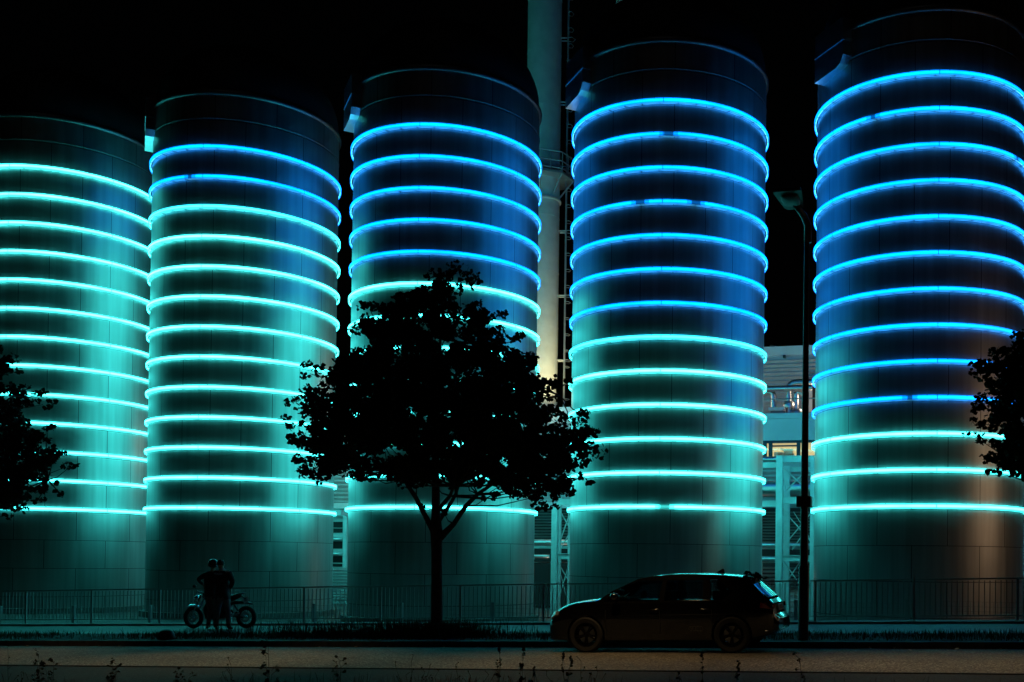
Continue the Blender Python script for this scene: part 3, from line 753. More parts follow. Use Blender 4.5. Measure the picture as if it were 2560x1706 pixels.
hd.add(vs, fs); o = fixn(hd.build("lamp_head", M['green'], lp)); sharp(o, 50)
mb = MB(); mb.lathe([(0.0, -0.045), (0.12, -0.04), (0.165, -0.02), (0.175, 0.0), (0.0, 0.0)], 24); mb.v = [(math.copysign(abs(x / .175) ** .6 * .175, x), math.copysign(abs(y / .175) ** .6 * .175, y), z) for x, y, z in mb.v]; lg = mb.build("glass_bowl", mat("unlit_bowl_glass", (0.015, 0.022, 0.02), 0.5), lp, True); lg.location = (-0.19, -1.02, Ztop + 0.185); lg.scale = (1, 1.9, 1)

# ------------------------------------------------------------------ trees
def leafy(mb, c, rx, rz, n, size):
    for _ in range(n):
        a = random.uniform(0, 2 * PI); u = random.uniform(-1, 1); q = random.random() ** 0.45; h = math.sqrt(1 - u * u)
        p = Vector(c) + Vector((math.cos(a) * h * q * rx, math.sin(a) * h * q * rx, u * q * rz))
        d = Vector((random.gauss(0, 1), random.gauss(0, 1), random.gauss(0, 0.7))).normalized()
        e = d.cross(Vector((random.gauss(0, 1), random.gauss(0, 1), random.gauss(0, 1)))).normalized()
        L = size * random.uniform(0.7, 1.25); W = L * 0.5
        mb.add([p - d * L * 0.5, p - d * 0.12 * L + e * W, p + d * L * 0.28 + e * W * 0.62, p + d * L * 0.6, p + d * L * 0.28 - e * W * 0.62, p - d * 0.12 * L - e * W], [(0, 1, 2, 3, 4, 5)])
def make_tree(base, limbs, sprays, trunk, label, leaf=0.10, dens=56):
    """limbs: paths with radii; sprays: (centre, radius) clumps of foliage, each joined to the limbs by a twig"""
    T = empty("broadleaf_tree", base); tag(T, label, "tree", "trees on the verge")
    mb = MB(); mb.tube(trunk[0], trunk[1], 14); o = mb.build("trunk", M['bark'], T, True)
    nodes = []
    for pts, rad in limbs:
        mb = MB(); mb.tube(pts, rad, 8); mb.build("limb", M['bark'], T, True)
        nodes += [Vector(p) for p in pts[1:]]
    nodes += [Vector(p) for p in trunk[0][3:]]
    tw = MB(); cr = MB()
    for c, r in sprays:
        c = Vector(c); b = min(nodes, key=lambda q: (q - c).length + (0.8 if q.z > c.z else 0))
        m = (b + c) / 2 + Vector((random.uniform(-.1, .1), random.uniform(-.1, .1), random.uniform(-0.15, 0.02)))
        if (c - b).length > 0.3: tw.tube([b, m, c], [0.022, 0.014, 0.006], 4)
        out = Vector((c.x, c.y, 0)); out = out.normalized() if out.length > 0.1 else Vector((1, 0, 0))
        # a spray is a short row of lobes reaching outwards
        k = random.choice((2, 3, 3))
        for j in range(k):
            q = c + out * (j * r * 0.75 - r * 0.3) + Vector((random.uniform(-.5, .5) * r, random.uniform(-.5, .5) * r, random.uniform(-.35, .55) * r))
            leafy(cr, q, r * random.uniform(0.45, 0.75), r * random.uniform(0.35, 0.6), int(dens * (r / 0.4) ** 2), leaf)
    tw.build("twigs", M['bark'], T); cr.build("crown", M['leaf'], T)
    return T
def px_local(n, s_base, z_base):
    b = st(s_base, n, z_base)
    def f(x, y, dn=0.0): return st(*at_n(x, y, n + dn)) - b
    return b, f
def crown_sprays(f, prof, nclump, depth, rmin, rmax, n0, xc):
    """prof: list of (y, xleft, xright) of the crown outline in the photograph, read as widths of a round crown"""
    ys = [p[0] for p in prof]; out = []
    def width(y):
        for (a, l0, r0), (b, l1, r1) in zip(prof, prof[1:]):
            if a <= y <= b:
                t = (y - a) / (b - a); return l0 + (l1 - l0) * t, r0 + (r1 - r0) * t
        return prof[-1][1:]
    area = [(y, width(y)[1] - width(y)[0]) for y in range(int(ys[0]), int(ys[-1]), 8)]
    tot = sum((a[1]) for a in area)
    while len(out) < nclump:
        y, wd = random.choices(area, weights=[a[1] ** 1.45 for a in area])[0]
        y += random.uniform(-4, 4); l, r = width(max(ys[0], min(ys[-1], y)))
        a = random.uniform(0, 2 * PI); q = random.random() ** 0.42
        hw = (r - l) / 2; c = (l + r) / 2
        rad = random.uniform(rmin, rmax); pxr = rad * 105
        hwx = max(4, hw - pxr * 0.9)
        x = c + math.cos(a) * q * hwx; dn = math.sin(a) * q * max(0.1, hw / 105 - rad * 0.7) * depth
        out.append((f(x, y, dn), rad))
    return out
# the big tree
nT = 21.8
sT = at_n(1093, 1585, nT)[0]; zT = walk_z(sT) + 0.02
b, f = px_local(nT, sT, zT)
trunk = ([f(1094, 1600), f(1092, 1560), f(1092, 1460), f(1092, 1380), f(1091, 1330), f(1090, 1280), f(1089, 1200, .1), f(1088, 1100, .1), f(1094, 1000), f(1098, 900), f(1105, 780)],
         [0.17, 0.135, 0.125, 0.125, 0.14, 0.10, 0.085, 0.07, 0.055, 0.04, 0.015])
limbs = [([f(1085, 1330), f(1060, 1285, -.2), f(1040, 1245, -.4), f(1010, 1200, -.5), f(975, 1180, -.6), f(900, 1150, -.7)], [0.08, 0.06, 0.055, 0.045, 0.035, 0.015]),
         ([f(1100, 1345), f(1135, 1310, .2), f(1165, 1265, .3), f(1195, 1235, .4), f(1240, 1205, .5), f(1330, 1180, .7)], [0.09, 0.06, 0.055, 0.045, 0.035, 0.015]),
         ([f(1098, 1300), f(1120, 1270, .5), f(1140, 1235, .8), f(1155, 1180, 1.0), f(1190, 1100, 1.3), f(1240, 1000, 1.5)], [0.06, 0.045, 0.04, 0.035, 0.03, 0.012]),
         ([f(1100, 1270), f(1125, 1240, -.5), f(1135, 1215, -.8), f(1160, 1130, -1.1), f(1200, 1030, -1.4)], [0.05, 0.04, 0.03, 0.025, 0.012]),
         ([f(1088, 1200), f(1040, 1130, -.3), f(980, 1060, -.5), f(900, 980, -.6), f(850, 930, -.8)], [0.06, 0.05, 0.04, 0.025, 0.012]),
         ([f(1088, 1180), f(1030, 1110, .5), f(940, 1080, 1.0), f(860, 1060, 1.4), f(790, 1040, 1.5)], [0.05, 0.04, 0.03, 0.02, 0.01]),
         ([f(1089, 1120), f(1150, 1040, .3), f(1230, 980, .4), f(1320, 960, .5), f(1400, 990, .4)], [0.05, 0.045, 0.035, 0.025, 0.01]),
         ([f(1090, 1080), f(1060, 980, .2), f(1020, 900, .4), f(980, 850, .3)], [0.045, 0.035, 0.025, 0.01]),
         ([f(1092, 1040), f(1140, 940, -.3), f(1190, 860, -.4), f(1220, 800, -.3)], [0.045, 0.035, 0.025, 0.01])]
prof = [(682, 1098, 1140), (720, 1085, 1160), (745, 1000, 1180), (770, 950, 1215), (800, 905, 1230), (840, 868, 1290), (880, 850, 1330), (930, 775, 1345), (960, 768, 1400), (1000, 745, 1420),
        (1050, 738, 1470), (1100, 738, 1482), (1140, 755, 1460), (1175, 775, 1440), (1200, 800, 1430)]
random.seed(11)
spr = crown_sprays(f, prof, 440, 0.9, 0.22, 0.42, nT, 1092)
for x, y, r in ((1120, 695, .18), (1105, 712, .2), (1135, 722, .2), (925, 775, .25), (1010, 748, .22), (1045, 745, .2), (1190, 770, .25), (1225, 790, .22), (775, 935, .22), (788, 915, .2), (750, 1000, .22), (742, 1060, .22),
                (1290, 855, .22), (1282, 870, .2), (1358, 960, .2), (1400, 960, .22), (1452, 1035, .2), (1478, 1070, .2), (1470, 1110, .22), (1455, 1140, .2), (745, 1105, .2), (760, 1150, .25), (790, 1190, .28), (830, 1185, .22),
                (960, 1195, .14), (1040, 1180, .2), (1060, 1200, .16), (1090, 1215, .14), (1165, 1190, .14), (1060, 1268, .10), (1110, 1282, .08), (1250, 1215, .26), (1290, 1230, .28), (1330, 1245, .26), (1360, 1268, .2), (1385, 1210, .3), (1410, 1230, .22), (1330, 1205, .3), (1350, 1272, .14), (1225, 1240, .16), (1440, 1200, .22)):
    spr.append((f(x, y, random.uniform(-.5, .5)), r))
for _ in range(34):
    spr.append((f(random.uniform(1260, 1425), random.uniform(1080, 1235), random.uniform(-1.2, 1.2)), random.uniform(.24, .34)))
make_tree(b, limbs, spr, trunk, "big dark leafy tree standing on the verge in front of the middle tank")
# left tree, trunk beyond the picture edge
n2 = 21.8; xb = -70
s2 = at_n(xb, 1590, n2)[0]; b, f = px_local(n2, s2, walk_z(s2) + 0.02)
def simple_tree(f, xb, top, prof, label, nclump, extra=(), xs=1.0):
    yy = [1600, 1500, 1380, 1300, 1200, 1100, 1000, top + 40]
    trunk = ([f(xb, y) for y in yy], [0.17, 0.13, 0.12, 0.11, 0.09, 0.07, 0.05, 0.015])
    limbs = []
    for k in range(9):
        y = 1290 - k * 42; a = k * 2.4; L = (190 - k * 14)
        limbs.append(([f(xb, y), f(xb + math.cos(a) * L * .4, y - 45, math.sin(a) * .8), f(xb + math.cos(a) * L, y - 90, math.sin(a) * 1.8)], [0.05, 0.035, 0.01]))
    spr = crown_sprays(f, prof, nclump, 0.85, 0.2, 0.38, n2, xb)
    spr += [(f(x, y, random.uniform(-.4, .4)), r) for x, y, r in extra]
    return make_tree(b, limbs, spr, trunk, label)
random.seed(23)
simple_tree(f, xb, 870, [(860, -90, -10), (900, -150, 25), (940, -200, 55), (990, -250, 85), (1040, -280, 108), (1090, -300, 120), (1140, -310, 130), (1190, -300, 135), (1230, -280, 120), (1275, -240, 60)],
            "leafy dark tree half cut by the left picture edge", 290,
            ((5, 905, .16), (38, 930, .16), (95, 985, .14), (108, 1012, .2), (120, 1070, .2), (135, 1130, .2), (160, 1170, .14), (178, 1165, .12), (150, 1235, .14), (135, 1215, .16), (35, 1275, .16), (90, 1255, .18), (10, 1262, .2), (15, 1290, .14), (60, 1240, .25)))
n2 = 21.8; xb = 2700
s2 = at_n(xb, 1590, n2)[0]; b, f = px_local(n2, s2, walk_z(s2) + 0.02)
random.seed(31)
simple_tree(f, xb, 800, [(800, 2660, 2760), (860, 2520, 2830), (900, 2485, 2860), (950, 2470, 2900), (1000, 2470, 2930), (1050, 2465, 2940), (1100, 2470, 2940), (1150, 2490, 2920), (1190, 2520, 2880)],
            "leafy dark tree half cut by the right picture edge", 290,
            ((2512, 878, .12), (2505, 900, .14), (2470, 915, .14), (2462, 930, .12), (2468, 948, .14), (2460, 990, .14), (2455, 1022, .14), (2445, 1060, .14), (2432, 1088, .10), (2450, 1092, .12), (2470, 1110, .14), (2480, 1150, .12), (2490, 1180, .14), (2520, 1180, .14), (2540, 1160, .16), (2540, 890, .2), (2530, 930, .25), (2510, 960, .25), (2500, 1020, .28), (2500, 1060, .25)))

# ------------------------------------------------------------------ grass and weeds
def blades_mesh(pts, name, material, hmin, hmax, label, zf, lean=0.35, w=0.006):
    mb = MB()
    for s, n in pts:
        h = random.uniform(hmin, hmax); a = random.uniform(0, 2 * PI); q = random.uniform(0, lean) * h
        p = st(s, n, zf(s, n)); dx = Vector((math.cos(a), math.sin(a), 0)); e = Vector((-dx.y, dx.x, 0)) * w
        m = p + dx * q * 0.35 + Vector((0, 0, h * 0.6)); t = p + dx * q + Vector((0, 0, h))
        mb.add([p - e, p + e, m + e * 0.7, m - e * 0.7, t], [(0, 1, 2, 3), (3, 2, 4)])
    o = mb.build(name, material); tag(o, label, "grass", kind="stuff"); return o
random.seed(5)
pts = []
for _ in range(26000):
    s = random.uniform(-34, 10); n = random.triangular(20.67, 22.95, 21.4)
    if (math.sin(s * 1.3) + math.sin(s * 0.41 + 1) + random.uniform(-1.6, 1.6)) > -0.6: pts.append((s, n))
blades_mesh(pts, "verge_grass", M['grass'], 0.05, 0.17, "short ragged grass on the verge between kerb and pavement", lambda s, n: walk_z(s) + 0.0, 0.6, 0.008)
pts = [(sT + random.gauss(0, 0.75), nT - 0.15 + random.gauss(0, 0.25)) for _ in range(2600)] + [(sT + random.gauss(-2.2, 1.6), 21.7 + random.gauss(0, 0.3)) for _ in range(1800)]
blades_mesh(pts, "tall_grass", M['grass'], 0.12, 0.5, "taller tangled grass round the foot of the big tree", lambda s, n: walk_z(s), 0.7, 0.008)
pts = []
for _ in range(5200):
    s = random.uniform(-9.5, 5); n = random.uniform(10.2, 12.9)
    if random.random() < 0.30 + 0.7 * max(0, math.sin(s * 0.9 + 1.0)): pts.append((s, n))
pts += [(at_n(1130 + random.gauss(0, 90), 1690, 10.5)[0], 10.5 + random.uniform(-.6, .6)) for _ in range(2200)]
for c_, w_, k_ in ((10, 40, 500), (250, 60, 300), (640, 50, 350), (1420, 60, 500), (1620, 120, 350), (2200, 150, 300)):
    pts += [(at_n(c_ + random.gauss(0, w_), 1690, 11)[0], 11 + random.uniform(-.8, .8)) for _ in range(k_)]
blades_mesh(pts, "foreground_grass", M['weed'], 0.06, 0.26, "dark grass along the near edge of the road", lambda s, n: road_z(s, n), 0.7, 0.005)

def weed(xpx, ytop, n, label, kind, nst=4, spread=0.25, leaf=0.035):
    s = at_n(xpx, 1700, n)[0]; zb = road_z(s, n); H = at_n(xpx, ytop, n)[2] - zb
    W = empty("weed_plant", st(s, n, zb)); tag(W, label, "weed", "weeds at the near road edge")
    stm = MB(); lf = MB()
    for k in range(nst):
        h = H * (1 if k == 0 else random.uniform(0.55, 0.95)); a = random.uniform(0, 2 * PI); L = random.uniform(0.1, 1) * spread * (0.25 if k == 0 else 1)
        d = Vector((math.cos(a) * L, math.sin(a) * L * 0.5, 0)); N = 7
        pts = [d * (t / N) ** 1.6 + Vector((random.uniform(-.01, .01), 0, h * t / N)) for t in range(N + 1)]
        stm.tube(pts, [0.006 * (1 - 0.8 * t / N) for t in range(N + 1)], 4)
        if kind == 'leafy':
            for t in range(3, N + 1):
                for _ in range(2):
                    b_ = pts[t] + Vector((0, 0, random.uniform(-.04, .04))); q = random.uniform(0, 2 * PI)
                    tip = b_ + Vector((math.cos(q) * 0.05, math.sin(q) * 0.04, random.uniform(0, .05))); stm.tube([b_, tip], 0.0022, 3)
                    leafy(lf, tip, 0.02, 0.02, 3, leaf * 0.8)
        elif kind == 'seed':
            leafy(lf, pts[-1], 0.015, 0.06, 16, leaf * 0.5)
            leafy(lf, pts[-2], 0.02, 0.04, 8, leaf * 0.5)
            for t in range(2, N): leafy(lf, pts[t], 0.03, 0.03, 3, leaf * 0.7)
        else:
            for t in range(4, N + 1, 1):
                q = pts[t]; e = q + Vector((random.uniform(-.05, .05), random.uniform(-.02, .02), random.uniform(.02, .08))); stm.tube([q, e], 0.002, 3)
                leafy(lf, e, 0.008, 0.01, 2, leaf * 0.5)
    stm.build("stalks", M['weed'], W); lf.build("leaves", M['weed'], W)
random.seed(41)
weed(22, 1622, 9.5, "tall thin wild stalks at the bottom left picture corner", 'thin', 9, 0.5)
weed(92, 1640, 9.5, "leafy weed second from the bottom left picture corner", 'leafy', 4, 0.2)
weed(134, 1652, 9.5, "small leafy weed right of the first corner weeds", 'leafy', 3, 0.12)
weed(280, 1660, 10, "short leafy weed below the motorcycle, left of the forked one", 'leafy', 4, 0.2)
weed(450, 1684, 10, "lowest short weed under the motorcycle's rear wheel", 'leafy', 4, 0.2)
weed(676, 1608, 8.5, "tallest forked leafy weed left of the big tree", 'leafy', 5, 0.22, 0.04)
weed(590, 1665, 9, "thin bristly stalks left of the tallest forked weed", 'thin', 9, 0.35)
weed(850, 1648, 9.5, "single leaning weed left below the big tree", 'leafy', 2, 0.18)
weed(1030, 1655, 9.0, "wispy stalks right below the big tree's trunk", 'thin', 12, 0.6)
weed(1160, 1662, 9.0, "wide tuft of wispy stalks left of the car", 'thin', 12, 0.5)
weed(1250, 1622, 9.0, "single tall knotty stalk left of the car", 'seed', 2, 0.05)
weed(1300, 1634, 9.0, "pair of seed-headed weeds in front of the car's nose", 'seed', 4, 0.15, 0.05)
weed(1412, 1640, 9.0, "seed-headed weed in front of the car's front wheel", 'seed', 3, 0.1, 0.05)
weed(1455, 1652, 9.0, "bristly stalks between the car's front wheel and door", 'thin', 8, 0.35)
weed(1760, 1645, 9.0, "curling weed in front of the car's rear wheel", 'seed', 4, 0.3, 0.05)
weed(1838, 1662, 9.0, "drooping weed just right of the curling one", 'seed', 3, 0.2, 0.05)
weed(2003, 1652, 9.0, "low dark bushy weed at the foot of the lamp post view", 'leafy', 6, 0.28)

# leaves blown along the gutter
def leaf_obj(first, s, n, z):
    if first is None:
        mb = MB(); mb.add([(-.035, 0, 0.004), (-.012, .022, .014), (.02, .018, .004), (.04, 0, .02), (.02, -.018, .008), (-.012, -.022, .004)], [(0, 1, 2, 3, 4, 5)])
        o = mb.build("fallen_leaf", M['fallen']); tag(o, "small pale fallen leaf lying in the gutter by the kerb", "leaf", "fallen leaves in the gutter")
    else: o = copy_obj(first)
    o.location = st(s, n, z); o.rotation_euler = (random.uniform(-.4, .4), random.uniform(-.3, .3), random.uniform(0, 6)); k = random.uniform(0.6, 1.5); o.scale = (k, k, k)
    return o
random.seed(3); lf0 = None
for x, y in ((70, 1618), (108, 1614), (250, 1613), (300, 1614), (800, 1619), (890, 1616), (970, 1618), (1110, 1622), (1195, 1617), (1332, 1622), (1734, 1630), (1782, 1622), (1932, 1624), (1968, 1622), (2175, 1622), (2235, 1622), (2275, 1627), (2515, 1618), (2370, 1636), (2392, 1624), (2502, 1624)):
    n_ = random.uniform(20.1, 20.45) if y < 1625 else 19.6
    s_ = at_n(x, y, n_)[0]; l_ = leaf_obj(lf0, s_, n_, road_z(s_, n_) + 0.006); lf0 = lf0 or l_

# dark bundle on the verge
s_ = at_n(416, 1600, 20.95)[0]
bd = MB(); bd.lathe([(0.0, 0.235), (0.08, 0.225), (0.14, 0.19), (0.18, 0.12), (0.2, 0.03), (0.19, -0.02), (0.0, -0.02)], 20)
o = bd.build("rubbish_bag", M['plastic'], None, True); o.location = st(s_, 20.95, walk_z(s_) + 0.01); o.scale = (1.05, 0.8, 1); tag(o, "small black bag lying on the verge kerb left of the motorcycle", "bag")

# ------------------------------------------------------------------ parked car
CN = 19.42; CS0 = -7.49; CL = 4.65
zroad = road_z(-5.1, 18.6)
car = empty("parked_car", st(CS0, CN, road_z(CS0, 18.5)), SROT)
car.rotation_euler = (0, -math.atan(0.0278), SROT)
tag(car, "black estate hatchback car parked along the kerb, nose to the left", "car")
# car frame: x from nose to tail, y away from the camera, z up
def lerp(tab, x):
    if x <= tab[0][0]: return tab[0][1]
    for (a, p), (b_, q) in zip(tab, tab[1:]):
        if x <= b_:
            t = (x - a) / (b_ - a); return p + (q - p) * t
    return tab[-1][1]
HW = [(0, 0.62), (0.06, 0.72), (0.25, 0.82), (0.6, 0.885), (1.2, 0.91), (3.6, 0.915), (4.2, 0.89), (4.5, 0.84), (4.6, 0.78), (4.65, 0.70)]
TOPC = [(0, 0.60), (0.06, 0.70), (0.16, 0.79), (0.3, 0.86), (0.5, 0.92), (0.75, 0.965), (1.05, 1.0), (1.25, 1.02), (1.5, 1.0), (4.3, 0.98), (4.48, 0.97), (4.55, 0.90), (4.58, 0.70), (4.65, 0.64)]
SHD = [(0, 0.56), (0.06, 0.64), (0.16, 0.71), (0.3, 0.77), (0.5, 0.83), (0.9, 0.90), (1.25, 0.94), (2.5, 0.955), (4.2, 0.97), (4.48, 0.95), (4.55, 0.88), (4.58, 0.68), (4.65, 0.60)]
BOT = [(0, 0.24), (0.15, 0.20), (0.6, 0.19), (3.9, 0.20), (4.4, 0.28), (4.65, 0.40)]
XS = [0, 0.03, 0.06, 0.1, 0.16, 0.22, 0.3, 0.4, 0.5, 0.62, 0.75, 0.9, 1.05, 1.15, 1.25, 1.5, 1.8, 2.2, 2.6, 3.0, 3.4, 3.7, 4.0, 4.2, 4.35, 4.48, 4.52, 4.55, 4.565, 4.58, 4.62, 4.65]
mb = MB(); vs = []; NPt = 0
for x in XS:
    w_, zt, zs, zb_ = lerp(HW, x), lerp(TOPC, x), lerp(SHD, x), lerp(BOT, x)
    m1 = zb_ + (zs - zb_) * 0.35; m2 = zb_ + (zs - zb_) * 0.66
    half = [(0, zb_), (w_ - 0.14, zb_), (w_ - 0.03, zb_ + 0.04), (w_ + 0.0, m1), (w_ + 0.012, m2), (w_ - 0.012, m2 + 0.04), (w_ - 0.035, zs - 0.03), (w_ - 0.07, zs), (w_ - 0.18, zs + (zt - zs) * 0.55), (w_ * 0.55, zs + (zt - zs) * 0.85), (w_ * 0.28, zt - 0.004), (0, zt)]
    full = [(-y, z) for y, z in half] + [(y, z) for y, z in half[-2:0:-1]]
    NPt = len(full); vs += [(x, y, z) for y, z in full]
fs = []
for i in range(len(XS) - 1):
    for j in range(NPt): a = i * NPt + j; b_ = i * NPt + (j + 1) % NPt; fs.append((a, b_, b_ + NPt, a + NPt))
fs += [tuple(range(NPt - 1, -1, -1)), tuple(range((len(XS) - 1) * NPt, len(XS) * NPt))]
mb.add(vs, fs); 
def nose(v): return (0.2 + v[0] * 0.7143, v[1], v[2]) if v[0] < 0.7 else v
mb.v = [nose(v) for v in mb.v]
body = fixn(mb.build("body", M['car'], car)); sharp(body, 28)
WX = (1.02, 3.81); WR = 0.333
cut = MB()
for x in WX:
    for side in (-1, 1):
        seg = 32; vs = []; y0_, y1_ = side * 0.60, side * 1.2; 
        for y in (y0_, y1_): vs += [(x + 0.375 * math.cos(2 * PI * k / seg), y, WR + 0.375 * math.sin(2 * PI * k / seg)) for k in range(seg)]
        fs = [tuple(range(seg)), tuple(range(2 * seg - 1, seg - 1, -1))] + [(k, (k + 1) % seg, (k + 1) % seg + seg, k + seg) for k in range(seg)]
        cut.add(vs, fs)
cuto = fixn(cut.build("cutter", M['plastic'], car))
md = body.modifiers.new("b", 'BOOLEAN'); md.operation = 'DIFFERENCE'; md.object = cuto; md.solver = 'EXACT'
bpy.context.view_layer.update(); evaluated(body); D.objects.remove(cuto); sharp(body, 28)
# greenhouse
RT = [(1.22, 1.02), (1.5, 1.18), (1.75, 1.30), (2.0, 1.39), (2.3, 1.445), (2.7, 1.465), (3.2, 1.462), (3.6, 1.44), (3.95, 1.405), (4.12, 1.38)]
def gy(z): return 0.835 - 0.245 * (z - 0.95) / 0.5
roofx = [1.86, 2.0, 2.15, 2.3, 2.5, 2.7, 2.95, 3.2, 3.4, 3.6, 3.8, 3.95, 4.12]
mb = MB(); vs = []; K = 9
for x in roofx:
    zc_ = lerp(RT, x)
    for k in range(K):
        t = -1 + 2 * k / (K - 1); hw = 0.60 + 0.012 * math.sin((x - 1.86) / 2.26 * PI)
        vs.append((x, t * hw, zc_ - 0.022 * abs(t) ** 3))
for x in roofx:
    zc_ = lerp(RT, x)
    for k in range(K):
        t = -1 + 2 * k / (K - 1); vs.append((x, t * 0.595, zc_ - 0.04 - 0.022 * abs(t) ** 3))
n_ = len(roofx) * K; fs = []
for i in range(len(roofx) - 1):
    for j in range(K - 1):
        a = i * K + j; fs += [(a, a + 1, a + K + 1, a + K), (a + n_, a + n_ + K, a + n_ + K + 1, a + n_ + 1)]
    a = i * K; fs += [(a, a + K, a + K + n_, a + n_), (a + K - 1, a + K - 1 + n_, a + 2 * K - 1 + n_, a + 2 * K - 1)]
for j in range(K - 1): fs += [(j, j + n_, j + 1 + n_, j + 1), ((len(roofx) - 1) * K + j, (len(roofx) - 1) * K + j + 1, (len(roofx) - 1) * K + j + 1 + n_, (len(roofx) - 1) * K + j + n_)]
mb.add(vs, fs); o = fixn(mb.build("roof", M['car'], car)); sharp(o, 40)
zb_ = 0.955
# side frames: outline cells (x along belt, x along roof rail)
def rail_z(x): return lerp(RT, x) - 0.06
def quad(mb, pts, side, th=0.03):
    vs = []
    for off in (0, -th):
        vs += [(x, side * (gy(z) + off), z) for x, z in pts]
    k = len(pts); fs = [tuple(range(k)), tuple(range(2 * k - 1, k - 1, -1))] + [(i, (i + 1) % k, (i + 1) % k + k, i + k) for i in range(k)]
    mb.add(vs, fs)
for side in (-1, 1):
    mb = MB()
    quad(mb, [(1.22, 0.95), (1.36, 0.95), (1.70, 1.235), (2.05, 1.335), (2.0, 1.375), (1.84, 1.30), (1.5, 1.15)], side)        # A pillar
    quad(mb, [(2.42, 0.95), (2.53, 0.95), (2.55, 1.36), (2.47, 1.36)], side)                                              # B pillar
    quad(mb, [(3.27, 0.95), (3.42, 0.95), (3.36, 1.355), (3.24, 1.355)], side)                                            # C pillar
    quad(mb, [(3.62, 0.95), (4.42, 0.95), (4.38, 1.06), (4.10, 1.33), (4.0, 1.36), (3.52, 1.34), (3.80, 1.12)], side)     # D pillar
    quad(mb, [(2.0, 1.335), (3.7, 1.345), (4.08, 1.335), (4.08, 1.37), (3.2, 1.42), (2.5, 1.42), (2.2, 1.40), (1.95, 1.36)], side, 0.035)
    o = fixn(mb.build("window_pillars", M['car'], car))
    for nm, pts in (("front_side_window", [(1.36, 0.955), (2.42, 0.955), (2.47, 1.34), (2.02, 1.335), (1.70, 1.235)]), ("rear_side_window", [(2.53, 0.955), (3.27, 0.955), (3.24, 1.345), (2.55, 1.34)]), ("quarter_window", [(3.42, 0.955), (3.62, 0.955), (3.80, 1.12), (3.54, 1.33), (3.36, 1.34)])):
        mb = MB(); quad(mb, pts, side * 1.0, 0.005)
        for i, v in enumerate(mb.v): mb.v[i] = (v[0], v[1] - side * 0.012, v[2])
        fixn(mb.build(nm, M['glass'], car))
    # mirror, door handle, sill, headlamp, tail lamp
    mb = MB(); mb.tube([(1.62, side * 0.84, 0.99), (1.63, side * 0.93, 1.02)], 0.025, 8)
    mb.lathe([(0, -0.07), (0.06, -0.06), (0.085, 0), (0.06, 0.06), (0, 0.07)], 14, (1.62, side * 0.99, 1.05)); fixn(mb.build("mirror", M['car'], car, True))
    for x in (2.28, 3.22):
        mb = MB(); mb.tube([(x, side * 0.918, 0.80), (x + 0.03, side * 0.938, 0.802), (x + 0.17, side * 0.938, 0.805), (x + 0.2, side * 0.918, 0.805)], 0.013, 8); mb.build("door_handle", M['car'], car, True)
    mb = MB()
    vs = [(0.045, side * 0.60, 0.60), (0.10, side * 0.745, 0.62), (0.30, side * 0.845, 0.70), (0.33, side * 0.825, 0.775), (0.19, side * 0.72, 0.755), (0.10, side * 0.58, 0.71)]
    mb.add([(x - 0.012, y + side * 0.012, z + 0.008) for x, y, z in vs] + [(x + 0.1, y * 0.9, z) for x, y, z in vs], [(0, 1, 2, 3, 4, 5), (11, 10, 9, 8, 7, 6)] + [(i, (i + 1) % 6, (i + 1) % 6 + 6, i + 6) for i in range(6)])
    mb.v = [nose(v) for v in mb.v]; fixn(mb.build("headlight", M['lens'], car))
    mb = MB()
    vs = [(4.36, side * 0.872, 0.82), (4.38, side * 0.872, 0.91), (4.50, side * 0.82, 0.905), (4.565, side * 0.66, 0.89), (4.575, side * 0.64, 0.81), (4.545, side * 0.78, 0.785)]
    mb.add([(x + 0.008, y + side * 0.012, z) for x, y, z in vs] + [(x - 0.08, y * 0.92, z) for x, y, z in vs], [(0, 1, 2, 3, 4, 5), (11, 10, 9, 8, 7, 6)] + [(i, (i + 1) % 6, (i + 1) % 6 + 6, i + 6) for i in range(6)])
    fixn(mb.build("tail_light", M['red'], car))
    # door seams and four-ring emblem on the rear door
    mb = MB()
    for x0_, x1_ in ((1.42, 1.36), (2.47, 2.45), (3.45, 3.22)):
        mb.box((x0_ - 0.004, side * 0.9275 - 0.002, 0.36), (x0_ + 0.004, side * 0.9275 + 0.002, 0.80))
    mb.build("door_seam", M['plastic'], car)
mb = MB()
for k in range(4):
    c_ = (3.06 + k * 0.062, -0.9195, 0.445); mb.tube([(c_[0] + 0.04 * math.cos(q), c_[1], c_[2] + 0.04 * math.sin(q)) for q in [2 * PI * i / 20 for i in range(21)]], 0.004, 5)
mb.build("ring_emblem", mat("dull_emblem_metal", (0.05, 0.05, 0.05), 0.6), car)
def pane(name, a, b_, c_, d_, th=0.006, m='glass'):
    mb = MB(); N = 8; vs = []
    a, b_, c_, d_ = map(Vector, (a, b_, c_, d_)); nr = (b_ - a).cross(d_ - a).normalized()
    for j in range(2):
        for i in range(N + 1):
            t = i / N; p = a.lerp(b_, t); q = d_.lerp(c_, t); bow = nr * 0.05 * (1 - (2 * t - 1) ** 2)
            vs += [p + bow - nr * th * j, q + bow - nr * th * j]
    fs = [(2 * i, 2 * i + 2, 2 * i + 3, 2 * i + 1) for i in range(N)] + [(2 * i + 18, 2 * i + 19, 2 * i + 21, 2 * i + 20) for i in range(N)]
    mb.add(vs, fs); o = mb.build(name, M[m], car, True); return o
pane("windscreen", (1.24, 0.80, 1.0), (1.24, -0.80, 1.0), (1.90, -0.585, 1.33), (1.90, 0.585, 1.33))
rw = pane("rear_window", (4.46, -0.70, 0.985), (4.46, 0.70, 0.985), (4.07, 0.56, 1.33), (4.07, -0.56, 1.33), m='car')
